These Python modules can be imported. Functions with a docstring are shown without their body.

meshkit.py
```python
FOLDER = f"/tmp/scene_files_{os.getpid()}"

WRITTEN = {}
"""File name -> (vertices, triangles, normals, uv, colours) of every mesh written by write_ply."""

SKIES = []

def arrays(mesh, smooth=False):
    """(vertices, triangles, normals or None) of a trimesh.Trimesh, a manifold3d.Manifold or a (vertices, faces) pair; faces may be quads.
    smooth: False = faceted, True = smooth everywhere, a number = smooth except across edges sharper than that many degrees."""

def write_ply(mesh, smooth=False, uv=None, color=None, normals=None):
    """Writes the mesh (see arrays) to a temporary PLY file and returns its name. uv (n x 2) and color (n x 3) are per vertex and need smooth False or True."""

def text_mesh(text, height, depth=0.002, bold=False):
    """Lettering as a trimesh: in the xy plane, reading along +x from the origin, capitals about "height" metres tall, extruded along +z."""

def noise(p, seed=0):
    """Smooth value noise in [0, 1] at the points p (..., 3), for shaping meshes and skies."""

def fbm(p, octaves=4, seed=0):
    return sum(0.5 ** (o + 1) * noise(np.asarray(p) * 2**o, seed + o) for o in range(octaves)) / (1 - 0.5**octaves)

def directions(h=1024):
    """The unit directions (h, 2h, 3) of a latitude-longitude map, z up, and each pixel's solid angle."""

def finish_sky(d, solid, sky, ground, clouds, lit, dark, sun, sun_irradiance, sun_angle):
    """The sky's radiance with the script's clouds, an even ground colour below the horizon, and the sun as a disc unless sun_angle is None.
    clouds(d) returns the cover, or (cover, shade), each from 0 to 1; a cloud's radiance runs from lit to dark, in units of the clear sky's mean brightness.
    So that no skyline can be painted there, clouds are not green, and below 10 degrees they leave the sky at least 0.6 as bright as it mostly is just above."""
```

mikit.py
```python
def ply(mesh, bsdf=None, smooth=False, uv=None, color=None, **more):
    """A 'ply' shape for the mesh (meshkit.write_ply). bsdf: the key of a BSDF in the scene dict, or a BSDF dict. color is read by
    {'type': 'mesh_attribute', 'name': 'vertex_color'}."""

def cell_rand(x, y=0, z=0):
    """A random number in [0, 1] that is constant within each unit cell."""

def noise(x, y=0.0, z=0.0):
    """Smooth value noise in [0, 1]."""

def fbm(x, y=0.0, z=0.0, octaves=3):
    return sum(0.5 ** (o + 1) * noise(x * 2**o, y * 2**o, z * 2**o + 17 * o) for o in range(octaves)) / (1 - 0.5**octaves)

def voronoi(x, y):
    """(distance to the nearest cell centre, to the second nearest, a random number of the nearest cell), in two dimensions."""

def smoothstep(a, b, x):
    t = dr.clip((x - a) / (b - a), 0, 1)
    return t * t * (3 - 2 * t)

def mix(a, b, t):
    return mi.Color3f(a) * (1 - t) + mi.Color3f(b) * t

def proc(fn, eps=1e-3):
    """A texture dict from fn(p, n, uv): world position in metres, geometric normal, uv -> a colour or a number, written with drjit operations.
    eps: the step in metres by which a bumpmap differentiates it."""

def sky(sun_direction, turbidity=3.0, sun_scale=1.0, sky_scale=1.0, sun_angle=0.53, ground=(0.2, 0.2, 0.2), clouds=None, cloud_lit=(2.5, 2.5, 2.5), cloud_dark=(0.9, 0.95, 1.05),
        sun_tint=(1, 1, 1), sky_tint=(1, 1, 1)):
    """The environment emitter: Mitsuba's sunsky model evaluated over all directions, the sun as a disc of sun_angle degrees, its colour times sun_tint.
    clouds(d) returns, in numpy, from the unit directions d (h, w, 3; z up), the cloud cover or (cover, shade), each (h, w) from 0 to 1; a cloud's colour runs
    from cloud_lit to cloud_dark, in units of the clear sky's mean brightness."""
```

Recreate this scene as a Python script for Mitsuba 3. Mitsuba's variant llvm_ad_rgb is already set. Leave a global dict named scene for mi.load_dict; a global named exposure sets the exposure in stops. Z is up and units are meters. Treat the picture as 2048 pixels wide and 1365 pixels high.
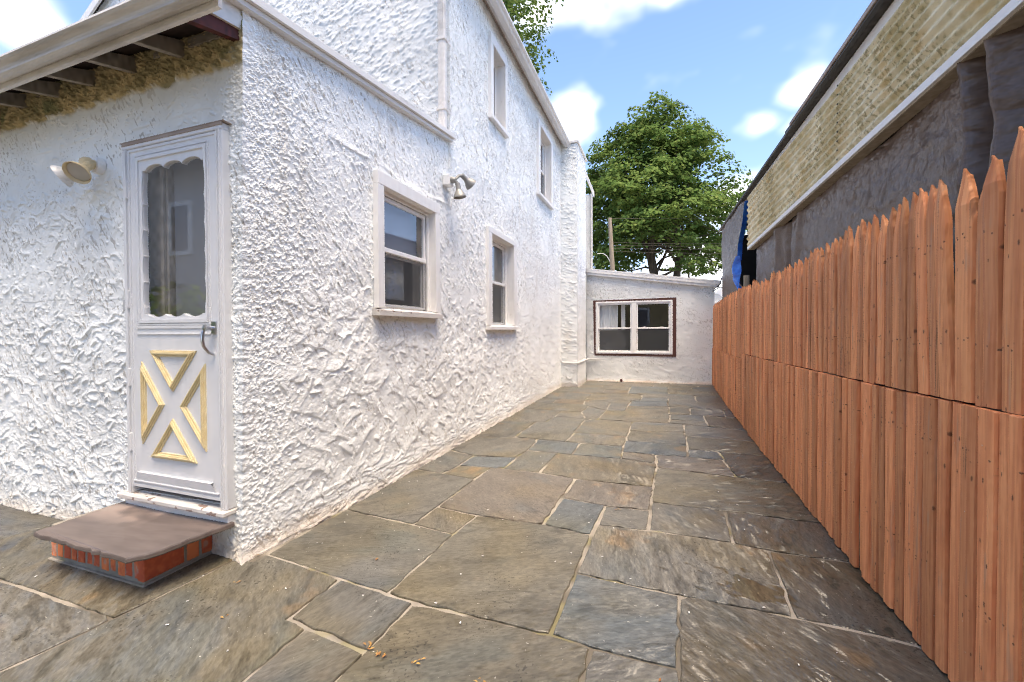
import math, random
import numpy as np, trimesh, drjit as dr, mitsuba as mi
import mikit, meshkit
from mikit import noise, fbm, voronoi, cell_rand, smoothstep, mix
from shapely.geometry import Polygon, box as sbox, Point, LineString
from shapely.ops import unary_union
from shapely import affinity
from scipy import ndimage

T = mi.ScalarTransform4f
PI = math.pi
rng = np.random.default_rng(11)
random.seed(11)
scene, labels = {}, {}

# ------------------------------------------------------------------ camera
EYE = np.array([0.0, 0.0, 1.295])
FWD = np.array([-0.33058759, 0.94365872, -0.01483475])
UPV = np.array([-7.86750830e-04, 1.54429674e-02, 9.99880441e-01])
scene['camera'] = {'type': 'perspective', 'fov': 100.9414, 'fov_axis': 'x', 'near_clip': 0.05, 'far_clip': 2000.0,
                   'principal_point_offset_x': 0.0, 'principal_point_offset_y': 0.005616,
                   'to_world': T().look_at(origin=EYE.tolist(), target=(EYE + FWD).tolist(), up=UPV.tolist())}

# ------------------------------------------------------------------ sky, sun, exposure
exposure = 3.34
CLOUD_BLOBS = [(-9, 36.9, 9, 3.0, .72), (-17, 35.6, 4, 2.6, .45), (2, 36.6, 6, 2.6, .58), (-8, 32.6, 5, 2.0, .3),
               (-10.9, 26.4, 2.6, 2.4, .8), (-13.5, 25, 3, 2, .5), (15.2, 25.0, 2.6, 2.2, .75), (11.6, 22.6, 3.2, 1.6, .45), (16, 21.5, 4, 2.0, .55),
               (-68.6, 25.8, 3.6, 3.2, .8), (-72, 23, 4, 3, .6), (8.5, 14.5, 4, 3.4, .8), (6, 8.5, 9, 3.6, .9), (-2, 5, 14, 4, .9), (20, 6, 12, 5, .7), (-30, 10, 20, 6, .5)]


def clouds(d):
    az = np.degrees(np.arctan2(d[..., 0], d[..., 1])); el = np.degrees(np.arcsin(np.clip(d[..., 2], -1, 1)))
    f = meshkit.fbm(d * np.array([5.0, 5.0, 8.0]) + 3.7, 5, seed=5)
    f2 = meshkit.fbm(d * np.array([14.0, 14.0, 20.0]) + 9.1, 3, seed=9)
    b = np.zeros(az.shape)
    for a0, e0, ra, re, w in CLOUD_BLOBS:
        da = ((az - a0 + 180) % 360 - 180) * np.cos(np.radians(el))
        b = np.maximum(b, w * np.exp(-(da / ra) ** 2 - ((el - e0) / re) ** 2))
    view = np.exp(-((az + 19) / 70) ** 4) * np.exp(-((el - 20) / 40) ** 4)
    g = (f - .5) * (1.25 - .35 * view) + .55 * (f2 - .5) + .14 - .22 * view
    field = b + g
    cover = np.clip((field - .10) / .62, 0, 1)
    cover = cover * cover * (3 - 2 * cover)
    shade = np.clip((meshkit.fbm(d * 9 + 1.3, 3, seed=3) - .35) * .9, 0, .6)
    return cover * .96, shade


SUN = np.array([0.19, -0.21, 0.94])
scene['sky'] = mikit.sky(SUN.tolist(), turbidity=3.0, sun_scale=0.50, sun_angle=38.0, clouds=clouds,
                         cloud_lit=(2.3, 2.3, 2.3), cloud_dark=(1.35, 1.36, 1.40), ground=(0.16, 0.15, 0.13), sky_tint=(1.08, .975, .965), sun_tint=(1.0, .97, .93))

# ------------------------------------------------------------------ helpers


_used = set()


def key_for(name):
    k, i = name, 0
    while k in _used:
        i += 1
        k = f'{name}_{i:03d}'
    _used.add(k)
    return k


def thing(name, label, cat, group=None):
    k = key_for(name)
    labels[k] = {'label': label, 'category': cat}
    if group: labels[k]['group'] = group
    return k


def put(parent, name, mesh, bsdf, smooth=False, uv=None, label=None, kind=None):
    """one entry of the scene: a part of parent, or a top-level mesh when parent is None"""
    k = key_for(f'{parent}__{name}' if parent else name)
    scene[k] = mikit.ply(mesh, bsdf, smooth=smooth, uv=uv)
    if label or kind:
        labels.setdefault(k, {})
        if label: labels[k]['label'] = label
        if kind: labels[k]['kind'] = kind
    return k


def holder(parent, name):
    return key_for(f'{parent}__{name}')


def tm(v, f):
    f = np.asarray(f)
    if f.shape[1] == 4: f = np.vstack([f[:, [0, 1, 2]], f[:, [0, 2, 3]]])
    return trimesh.Trimesh(np.asarray(v, float), f, process=False)


def cat(ms):
    return trimesh.util.concatenate(ms)


_BS = np.array([[x, y, z] for x in (-1, 1) for y in (-1, 1) for z in (-1, 1)], float)


def bx(x0, x1, y0, y1, z0, z1, c=0.003):
    """a box with chamfered edges"""
    lo, hi = np.array([x0, y0, z0], float), np.array([x1, y1, z1], float)
    lo, hi = np.minimum(lo, hi), np.maximum(lo, hi)
    mid, h = (lo + hi) / 2, (hi - lo) / 2
    c = min(c, .45 * h.min())
    if c <= 0: return trimesh.creation.box(extents=2 * h, transform=trimesh.transformations.translation_matrix(mid))
    pts = []
    for k in range(3):
        q = np.tile(h - c, (8, 1)); q[:, k] = h[k]
        pts.append(_BS * q)
    return trimesh.convex.convex_hull(np.vstack(pts) + mid)


def tube(points, r, sides=8, cap=True):
    p = np.asarray(points, float); n = len(p)
    r = np.broadcast_to(np.asarray(r, float), (n,))
    t = np.gradient(p, axis=0); t /= np.linalg.norm(t, axis=1, keepdims=True) + 1e-12
    a = np.cross(t[0], [0, 0, 1.0])
    if np.linalg.norm(a) < .1: a = np.cross(t[0], [1.0, 0, 0])
    A = []
    for i in range(n):
        a = a - t[i] * (a @ t[i]); a /= np.linalg.norm(a); A.append(a)
    A = np.array(A); B = np.cross(t, A); th = np.arange(sides) * 2 * PI / sides
    v = p[:, None] + r[:, None, None] * (np.cos(th)[None, :, None] * A[:, None] + np.sin(th)[None, :, None] * B[:, None])
    v = v.reshape(-1, 3); i, j = np.meshgrid(np.arange(n - 1), np.arange(sides), indexing='ij')
    q = np.stack([i * sides + j, i * sides + (j + 1) % sides, (i + 1) * sides + (j + 1) % sides, (i + 1) * sides + j], -1).reshape(-1, 4)
    f = np.vstack([q[:, [0, 1, 2]], q[:, [0, 2, 3]]])
    if cap:
        v = np.vstack([v, p[0], p[-1]]); m = len(v)
        jj = np.arange(sides)
        f = np.vstack([f, np.stack([np.full(sides, m - 2), (jj + 1) % sides, jj], 1),
                       np.stack([np.full(sides, m - 1), (n - 1) * sides + jj, (n - 1) * sides + (jj + 1) % sides], 1)])
    return tm(v, f)


def lathe(profile, origin, axis, seg=20):
    """profile: (along axis, radius) pairs"""
    pr = np.asarray(profile, float); axis = np.asarray(axis, float) / np.linalg.norm(axis)
    a = np.cross(axis, [0, 0, 1.0]); a = a if np.linalg.norm(a) > .05 else np.array([1.0, 0, 0]); a /= np.linalg.norm(a); b = np.cross(axis, a)
    th = np.arange(seg) * 2 * PI / seg
    v = np.asarray(origin, float) + pr[:, 0, None, None] * axis + pr[:, 1, None, None] * (np.cos(th)[None, :, None] * a + np.sin(th)[None, :, None] * b)
    n = len(pr); i, j = np.meshgrid(np.arange(n - 1), np.arange(seg), indexing='ij')
    q = np.stack([i * seg + j, i * seg + (j + 1) % seg, (i + 1) * seg + (j + 1) % seg, (i + 1) * seg + j], -1).reshape(-1, 4)
    return tm(v.reshape(-1, 3), q)


def profile_x(pts, x0, x1, tilt=0.0, xm=0.0):
    """closed (y, z) profile swept along x; z rises by tilt per metre"""
    p = np.asarray(pts, float)
    m = trimesh.creation.extrude_polygon(Polygon(p), x1 - x0, engine='earcut')
    v = np.array(m.vertices)
    w = np.stack([x0 + v[:, 2], v[:, 0], v[:, 1]], 1); w[:, 2] += tilt * (w[:, 0] - xm)
    return tm(w, m.faces)


def profile_y(pts, y0, y1):
    """closed (x, z) profile swept along y"""
    p = np.asarray(pts, float)
    m = trimesh.creation.extrude_polygon(Polygon(p), y1 - y0, engine='earcut')
    v = np.array(m.vertices)
    return tm(np.stack([v[:, 0], y0 + v[:, 2], v[:, 1]], 1), m.faces[:, ::-1])


class Frame:
    """local (u right, v up, n outward) of a wall, seen from outside"""
    def __init__(s, O, U, N):
        s.O, s.U, s.N = (np.asarray(a, float) for a in (O, U, N)); s.V = np.array([0, 0, 1.0])
    def __call__(s, m):
        v = np.array(m.vertices)
        return tm(s.O + v[:, :1] * s.U + v[:, 1:2] * s.V + v[:, 2:3] * s.N, m.faces)
    def box(s, u0, u1, v0, v1, n0, n1, c=.003): return s(bx(u0, u1, v0, v1, n0, n1, c))
    def plate(s, poly, n0, n1):
        ms = []
        for g in (poly.geoms if hasattr(poly, 'geoms') else [poly]):
            m = trimesh.creation.extrude_polygon(g, n1 - n0, engine='earcut'); v = np.array(m.vertices); v[:, 2] += n0
            ms.append(tm(v, m.faces))
        return s(cat(ms))
    def rect(s, u0, u1, v0, v1, n):
        return s(tm([[u0, v0, n], [u1, v0, n], [u1, v1, n], [u0, v1, n]], [[0, 1, 2, 3]]))


FRONT = Frame([0, 1.71, 0], [1, 0, 0], [0, -1, 0])      # wall with the door (faces the camera)
SIDE = Frame([-2.14, 0, 0], [0, 1, 0], [1, 0, 0])       # long wall beside the passage
BACK = Frame([0, 11.0, 0], [1, 0, 0], [0, -1, 0])       # wall of the annex

# ------------------------------------------------------------------ materials


def P(name, col, rough=.6, **k):
    d = {'type': 'principled', 'base_color': mikit.proc(col) if callable(col) else {'type': 'rgb', 'value': list(col)},
         'roughness': mikit.proc(rough) if callable(rough) else float(rough), **k}
    scene[name] = {'type': 'twosided', 'bsdf': d}


def bump(name, inner, fn, scale, eps=1.5e-3):
    scene[name] = {'type': 'twosided', 'bsdf': {'type': 'bumpmap', 'tex': mikit.proc(fn, eps=eps), 'scale': float(scale), 'bsdf': inner}}


C3 = mi.Color3f


def stucco_base(p, lo=.78, hi=.85):
    s = fbm(p.x * 2.3, p.y * 2.3, p.z * 2.3, 3)
    f = noise(p.x * 60, p.y * 60, p.z * 60)
    c = mix((lo * .975, lo * 1.005, lo), (hi * .975, hi * 1.005, hi), smoothstep(.3, .7, s))
    speck = smoothstep(.86, .93, f) * smoothstep(.45, .65, noise(p.x * 7, p.y * 7, p.z * 7))
    c = mix(c, (.50, .44, .36), speck * .5)
    # dirt crumbs plus shade under plaster lips, painted as flecks along the trowel
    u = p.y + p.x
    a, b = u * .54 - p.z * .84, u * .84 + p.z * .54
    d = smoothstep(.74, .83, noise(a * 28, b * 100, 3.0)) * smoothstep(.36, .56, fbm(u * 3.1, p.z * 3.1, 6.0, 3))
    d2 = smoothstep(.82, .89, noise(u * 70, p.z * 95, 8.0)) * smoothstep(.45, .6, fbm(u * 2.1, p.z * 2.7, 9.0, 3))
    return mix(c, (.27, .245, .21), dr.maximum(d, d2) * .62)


def stucco_side(p, n, uv):
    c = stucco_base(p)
    w = fbm(p.x * 6, p.y * 3.2, p.z * 9, 3)
    m = smoothstep(.13, .0, p.z - .14 * (w - .45))
    c = mix(c, (.52, .42, .31), m * .55)
    drip = smoothstep(.62, .8, noise(p.x * 3, p.y * 14, p.z * .9)) * smoothstep(.5, .7, noise(p.x, p.y * 2.0, p.z * .8 + 5))
    return mix(c, (.58, .55, .49), drip * .35)


def stucco_front(p, n, uv):
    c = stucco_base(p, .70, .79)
    w = fbm(p.x * 9, p.z * 9, 3.3, 3)
    m = smoothstep(2.755, 2.80, p.z + .10 * (w - .5))
    g = noise(p.x * 16, p.z * 16, 8.1)
    o = mix((.46, .37, .20), (.30, .25, .13), smoothstep(.35, .7, g))
    o = mix(o, (.20, .20, .10), smoothstep(.62, .8, fbm(p.x * 7 + 4, p.z * 7, 1.1, 3)))
    c = mix(c, o, m)
    eave_grey = smoothstep(2.45, 2.8, p.z + .15 * (w - .5)) * (1 - m)  # greyer towards the eaves, below the brown band
    c = mix(c, (.55, .54, .50), eave_grey * .5)
    m2 = smoothstep(.12, .0, p.z - .16 * (w - .45))
    return mix(c, (.50, .41, .30), m2 * .5)


def stucco_annex(p, n, uv):
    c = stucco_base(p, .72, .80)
    w = fbm(p.x * 4, p.y * 4, p.z * 12, 3)
    m = smoothstep(.08, .0, p.z - .12 * (w - .5))
    c = mix(c, (.46, .30, .18), m * .6)
    top = smoothstep(1.9, 2.6, p.z) * smoothstep(.4, .7, fbm(p.x * 3, p.z * 1.5, 2.0, 3))
    return mix(c, (.64, .63, .60), top * .4)


def stucco_h(p, n, uv): return .6 * fbm(p.x * 55, p.y * 55, p.z * 55, 3) + .4 * noise(p.x * 190, p.y * 190, p.z * 190)


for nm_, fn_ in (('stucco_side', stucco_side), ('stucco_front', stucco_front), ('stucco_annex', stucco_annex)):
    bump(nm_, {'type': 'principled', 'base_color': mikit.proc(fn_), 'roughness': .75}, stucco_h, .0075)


def trim_col(p, n, uv):
    s = noise(p.x * 40, p.y * 40, p.z * 6)
    d = smoothstep(.74, .9, fbm(p.x * 11, p.y * 11, p.z * 11, 3))
    return mix(mix((.73, .72, .70), (.79, .785, .77), s), (.46, .41, .34), d * .4)


P('white_trim', trim_col, .45)


def alum_col(p, n, uv):
    s = fbm(p.x * 14, p.y * 3, p.z * 30, 3)
    d = smoothstep(.58, .8, fbm(p.x * 2.5, p.y * 2.5, p.z * 6, 4))
    return mix(mix((.62, .60, .57), (.72, .70, .67), s), (.40, .37, .33), d * .5)


P('eave_metal', alum_col, .42)
def gutter_col(p, n, uv):
    s = fbm(p.x * 6, p.y * 30, p.z * 60, 3)
    d = smoothstep(.45, .75, fbm(p.x * 1.5, p.y * 9, p.z * 22, 4))
    return mix(mix((.46, .44, .41), (.58, .56, .53), s), (.26, .235, .20), d * .6)


P('old_gutter', gutter_col, .4)
P('vinyl', (.80, .80, .79), .35)
P('grey_vinyl', (.42, .43, .44), .45)


def door_col(p, n, uv):
    s = noise(p.x * 30, p.y * 30, p.z * 5)
    d = smoothstep(.55, .0, p.z) * fbm(p.x * 20, p.y * 5, p.z * 20, 3)
    return mix(mix((.60, .61, .625), (.665, .67, .68), s), (.42, .40, .37), d * .7)


P('door_paint', door_col, .38)


def sill_col(p, n, uv):
    s = fbm(p.x * 18, p.y * 18, p.z * 18, 3)
    chip = smoothstep(.66, .70, fbm(p.x * 26, p.y * 26, p.z * 26, 2))
    return mix(mix((.46, .44, .41), (.66, .64, .61), s), (.17, .09, .065), chip * .8)


P('peeling_sill', sill_col, .6)


def cream_col(p, n, uv):
    s = noise(p.x * 25, p.y * 25, p.z * 25)
    return mix((.60, .49, .27), (.68, .58, .35), s)


P('cream_wood', cream_col, .4)
P('chrome', (.55, .55, .56), .22, metallic=1.0)
P('lamp_grey', (.27, .265, .245), .42, metallic=.2)
P('lamp_white', (.62, .62, .61), .35)
P('lamp_cream', (.60, .48, .28), .5)
P('reflector', (.42, .41, .39), .3, metallic=.4)
P('dark_metal', (.05, .045, .04), .5)
P('screen_dark', (.09, .095, .10), .6)


def brown_trim(p, n, uv):
    s = fbm(p.x * 8, p.y * 8, p.z * 8, 3)
    return mix((.20, .14, .11), (.42, .36, .31), s)


P('brown_flashing', brown_trim, .7)
P('interior_dark', (.055, .055, .06), .9)
P('interior_mid', (.20, .20, .205), .9)
P('roller_shade', (.30, .33, .37), .9)  # colour of mirrored sky, for the panel added behind the upper pane
P('curtain', (.62, .66, .68), .9)
P('curtain_lilac', (.50, .48, .66), .9)
P('maroon_wood', lambda p, n, uv: mix((.055, .022, .018), (.10, .04, .03), noise(p.x * 30, p.y * 30, p.z * 30)), .6)
P('rafter_dark', lambda p, n, uv: mix((.010, .007, .006), (.035, .018, .013), noise(p.x * 20, p.y * 60, p.z * 20)), .85)
P('rafter_pale', lambda p, n, uv: mix((.17, .145, .115), (.34, .30, .25), noise(p.x * 20, p.y * 60, p.z * 20)), .8)
P('red_wood', lambda p, n, uv: mix((.035, .010, .008), (.11, .018, .015), noise(p.x * 20, p.y * 60, p.z * 20)), .7)
scene['glass'] = {'type': 'thindielectric', 'int_ior': 1.62}
scene['screen_mesh'] = {'type': 'mask', 'opacity': .42, 'bsdf': {'type': 'twosided', 'bsdf': {'type': 'diffuse', 'reflectance': {'type': 'rgb', 'value': [.10, .105, .11]}}}}

# --- flagstones: uv.x picks the tone of the stone, uv.y is a random number of the stone
def puddle(p):
    """a real film of rain water lying in the hollow of one flagstone"""
    q = fbm(p.x * 7, p.y * 14 + p.x * 5, 2.7, 4)
    e = dr.square((p.x - .40) / .34) + dr.square((p.y - 2.36 + .25 * (p.x - .40)) / .20)
    return smoothstep(.49, .58, q + .13 - .24 * e)


def wetness(p, uv):
    f = fbm(p.x * 1.1 + 7, p.y * .8, 4.2, 4)
    near = smoothstep(-.1, 1.0, p.x - .02 * p.y)
    s = fbm(p.x * 5 + uv.y * 9, p.y * 9, uv.y * 4, 3)
    return smoothstep(.42, .78, f * .62 + s * .28 + near * .34 + uv.y * .06)


def stone_tone(uv):
    t = uv.x * 4
    def w(k): return dr.maximum(0, 1 - dr.abs(t - k))
    return (C3(.120, .114, .098) * w(0) + C3(.098, .107, .109) * w(1) + C3(.123, .110, .080) * w(2) + C3(.130, .115, .097) * w(3) + C3(.100, .093, .078) * w(4))


def grain_uv(p, uv):
    a = uv.y * 6.28
    c, s = dr.cos(a), dr.sin(a)
    return p.x * c + p.y * s, p.y * c - p.x * s


def stone_col(p, n, uv):
    a, b = grain_uv(p, uv)
    c = stone_tone(uv)
    g = fbm(a * 5, b * 17, uv.y * 9, 4)
    c = c * (.74 + .52 * g)
    big = fbm(p.x * 2.2 + uv.y * 31, p.y * 2.2, uv.y * 7, 3)
    c = mix(c, c * C3(1.06, .98, .80), smoothstep(.42, .72, big))
    c = mix(c, c * C3(.80, .92, 1.06), smoothstep(.5, .75, fbm(a * 3 + 3, b * 6, uv.y * 3, 3)) * .7)
    rust = smoothstep(.66, .80, fbm(p.x * 4 + 11, p.y * 4, uv.y * 13, 4))
    c = mix(c, (.23, .145, .065), rust * .45)
    fine = fbm(a * 45, b * 130, 1.0, 3)
    c = c * (.60 + .80 * fine)
    pit = smoothstep(.80, .86, noise(p.x * 120, p.y * 120, 1.0)) * smoothstep(.45, .7, fbm(p.x * 4, p.y * 4, 2.0, 3))
    c = mix(c, c * .45, pit)
    pale = smoothstep(.968, .98, noise(p.x * 105, p.y * 105, 4.0)) * smoothstep(.5, .6, noise(p.x * 9, p.y * 9, 7.0))
    c = mix(c, (.50, .48, .43), pale)
    lin = smoothstep(.035, .0, dr.abs(fbm(a * 1.6, b * 5, uv.y * 11, 4) - .5)) * smoothstep(.5, .62, fbm(p.x * 2.3, p.y * 2.3, 6.0, 2))
    c = mix(c, c * .5, lin * .6)
    w = wetness(p, uv)
    c = c * (1 - .30 * w)
    return mix(c, c * C3(.74, .66, .50), puddle(p))


def stone_rough(p, n, uv):
    w = wetness(p, uv)
    a, b = grain_uv(p, uv)
    r = .50 - .30 * w + .16 * (fbm(a * 9, b * 26, 5.0, 2) - .5)
    return dr.clip(r * (1 - puddle(p)) + .03 * puddle(p), .03, 1)


def stone_h(p, n, uv):
    a, b = grain_uv(p, uv)
    l = fbm(a * 2.2 + uv.y * 17, b * 5.5, uv.y * 5, 4)
    k = l * 7
    terr = (dr.floor(k) + smoothstep(.78, 1.0, k - dr.floor(k))) / 7
    h = .55 * terr + .30 * fbm(a * 12, b * 40, 3.0, 3) + .15 * noise(p.x * 160, p.y * 160, 1.0)
    return h * (1 - .93 * puddle(p)) * (1 - .35 * wetness(p, uv))


bump('flagstone', {'type': 'principled', 'base_color': mikit.proc(stone_col), 'roughness': mikit.proc(stone_rough), 'specular': .5}, stone_h, .016)


def mortar_col(p, n, uv):
    f = fbm(p.x * 20, p.y * 20, p.z * 20, 3)
    c = mix((.19, .17, .14), (.33, .30, .25), f)
    m = smoothstep(.50, .64, fbm(p.x * 4, p.y * 4, 3.1, 3))
    c = mix(c, (.085, .072, .052), m * .8)
    moss = smoothstep(.66, .74, fbm(p.x * 5 + 7, p.y * 5, 9.0, 3))
    return mix(c, (.20, .18, .06), moss * .45)


bump('mortar', {'type': 'principled', 'base_color': mikit.proc(mortar_col), 'roughness': .8}, lambda p, n, uv: fbm(p.x * 60, p.y * 60, 1.0, 3), .008)


def slab_col(p, n, uv):
    g = fbm(p.x * 4 + p.y * 7, p.y * 22 - p.x * 4, 2.0, 4)
    c = mix((.080, .064, .058), (.140, .113, .102), g)
    d = smoothstep(.5, .66, fbm(p.x * 5, p.y * 5, 7.7, 3)) * smoothstep(1.42, 1.62, p.y)
    return mix(c, (.30, .235, .20), d * .8)


def slab_h(p, n, uv):
    k = fbm(p.x * 2.0 + p.y * 2.5, p.y * 9 - p.x * 1.5, 2.0, 4) * 8
    return .7 * (dr.floor(k) + smoothstep(.8, 1.0, k - dr.floor(k))) / 8 + .3 * fbm(p.x * 10, p.y * 40, 1.0, 3)


bump('slate', {'type': 'principled', 'base_color': mikit.proc(slab_col), 'roughness': .38}, slab_h, .010)


def brick_col(p, n, uv):
    f = fbm(p.x * 30, p.y * 30, p.z * 22, 3)
    c = mix((.46, .085, .035), (.68, .20, .07), smoothstep(.3, .7, f * .6 + uv.x * .4))
    return mix(c, (.40, .33, .28), smoothstep(.62, .76, fbm(p.x * 20 + 5, p.y * 20, p.z * 14, 3)) * .55)


bump('brick', {'type': 'principled', 'base_color': mikit.proc(brick_col), 'roughness': .6}, lambda p, n, uv: fbm(p.x * 50, p.y * 50, p.z * 50, 3), .008)

# --- fence: uv.x a random number of the board, uv.y another


def fence_col(p, n, uv):
    g = fbm(p.x * 40 + uv.y * 9, p.y * 120, p.z * 3.0 + uv.x * 30, 3)
    c = mix((.60, .210, .085), (.76, .315, .135), smoothstep(.25, .75, g))
    c = c * (.66 + .50 * uv.x) * mix((1, 1, 1), (.96, 1.02, 1.0), uv.y)
    worn = smoothstep(.56, .76, fbm(p.y * 30 + uv.y * 50, p.z * 1.6, uv.x * 40, 3)) * uv.y
    c = mix(c, (.22, .10, .055), worn * .55)
    grey = smoothstep(.70, .84, fbm(p.y * 60, p.z * 5 + uv.x * 70, 4.0, 3))
    c = mix(c, (.36, .25, .18), grey * .35)
    d1, d2, k = voronoi(p.y * 22 + uv.x * 7, p.z * 8)
    spot = smoothstep(.13, .05, d1 * (1 + .8 * noise(p.y * 90, p.z * 60, 3.0)) + .06 * (1 - k)) * smoothstep(.62, .66, k)
    c = mix(c, (.075, .035, .02), spot * .8)
    row = dr.minimum(dr.minimum(dr.abs(p.z - .36), dr.abs(p.z - .86)), dr.minimum(dr.abs(p.z - 1.24), dr.abs(p.z - 1.62)))
    e1, e2, ek = voronoi(p.y * 34 + 3, p.z * 34)
    nail = smoothstep(.16, .09, e1) * smoothstep(.030, .018, row + .02 * (ek - .5)) * smoothstep(.25, .35, ek)
    c = mix(c, (.075, .04, .025), nail * .8)
    crack = smoothstep(.74, .80, fbm(p.y * 95, p.z * 2.2 + uv.x * 90, uv.y * 33, 3))
    c = mix(c, (.13, .055, .03), crack * .7)
    chip = smoothstep(.965, .975, noise(p.y * 85, p.z * 60, uv.x * 20))
    return mix(c, (.60, .52, .46), chip * .8)


def fence_h(p, n, uv):
    return .7 * fbm(p.y * 110 + uv.x * 9, p.z * 5 + uv.y * 20, 3.0, 3) + .3 * noise(p.y * 60, p.z * 40, 2.0)


bump('fence_paint', {'type': 'principled', 'base_color': mikit.proc(fence_col), 'roughness': .55, 'specular': .35}, fence_h, .009)
P('raw_wood', lambda p, n, uv: mix((.20, .165, .12), (.36, .31, .24), fbm(p.x * 40, p.y * 40, p.z * 4, 3)), .85)


def fibre_col(p, n, uv):
    a, b = p.y * .81 + p.z * .59, p.z * .81 - p.y * .59
    c = mix((.56, .475, .29), (.72, .64, .45), smoothstep(.3, .7, fbm(a * 3.3, b * 3.3, 1.0, 4)))
    m = smoothstep(.42, .74, fbm(a * 13, b * 13, 5.0, 5))
    c = mix(c, (.34, .28, .12), m * .55)
    m3 = smoothstep(.50, .70, fbm(a * 62, b * 62, 6.0, 4)) * smoothstep(.36, .6, fbm(a * 4.1, b * 4.1, 3.0, 3))
    c = mix(c, (.22, .18, .085), m3 * .75)
    o = smoothstep(.62, .8, fbm(a * 5 + 5, b * 5, 8.0, 3))
    return mix(c, (.56, .39, .17), o * .45)


bump('fibreglass', {'type': 'principled', 'base_color': mikit.proc(fibre_col), 'roughness': .85, 'specular': .2}, lambda p, n, uv: fbm(p.y * 34 + p.z * 21, p.z * 34 - p.y * 21, p.x * 34, 3), .008)


def tarp_col(p, n, uv):
    s = noise(p.y * 130, p.z * 130, 1.0)
    c = mix((.112, .078, .060), (.146, .104, .083), s)
    return mix(c, (.20, .165, .15), smoothstep(.6, .8, fbm(p.y * 5, p.z * 5, p.x * 5, 3)) * .5)


def tarp_h(p, n, uv):
    a = fbm(p.y * 7 + p.z * 3, p.z * 9 - p.y * 4, 1.0, 4)
    return dr.abs(a - .5) * 2


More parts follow.
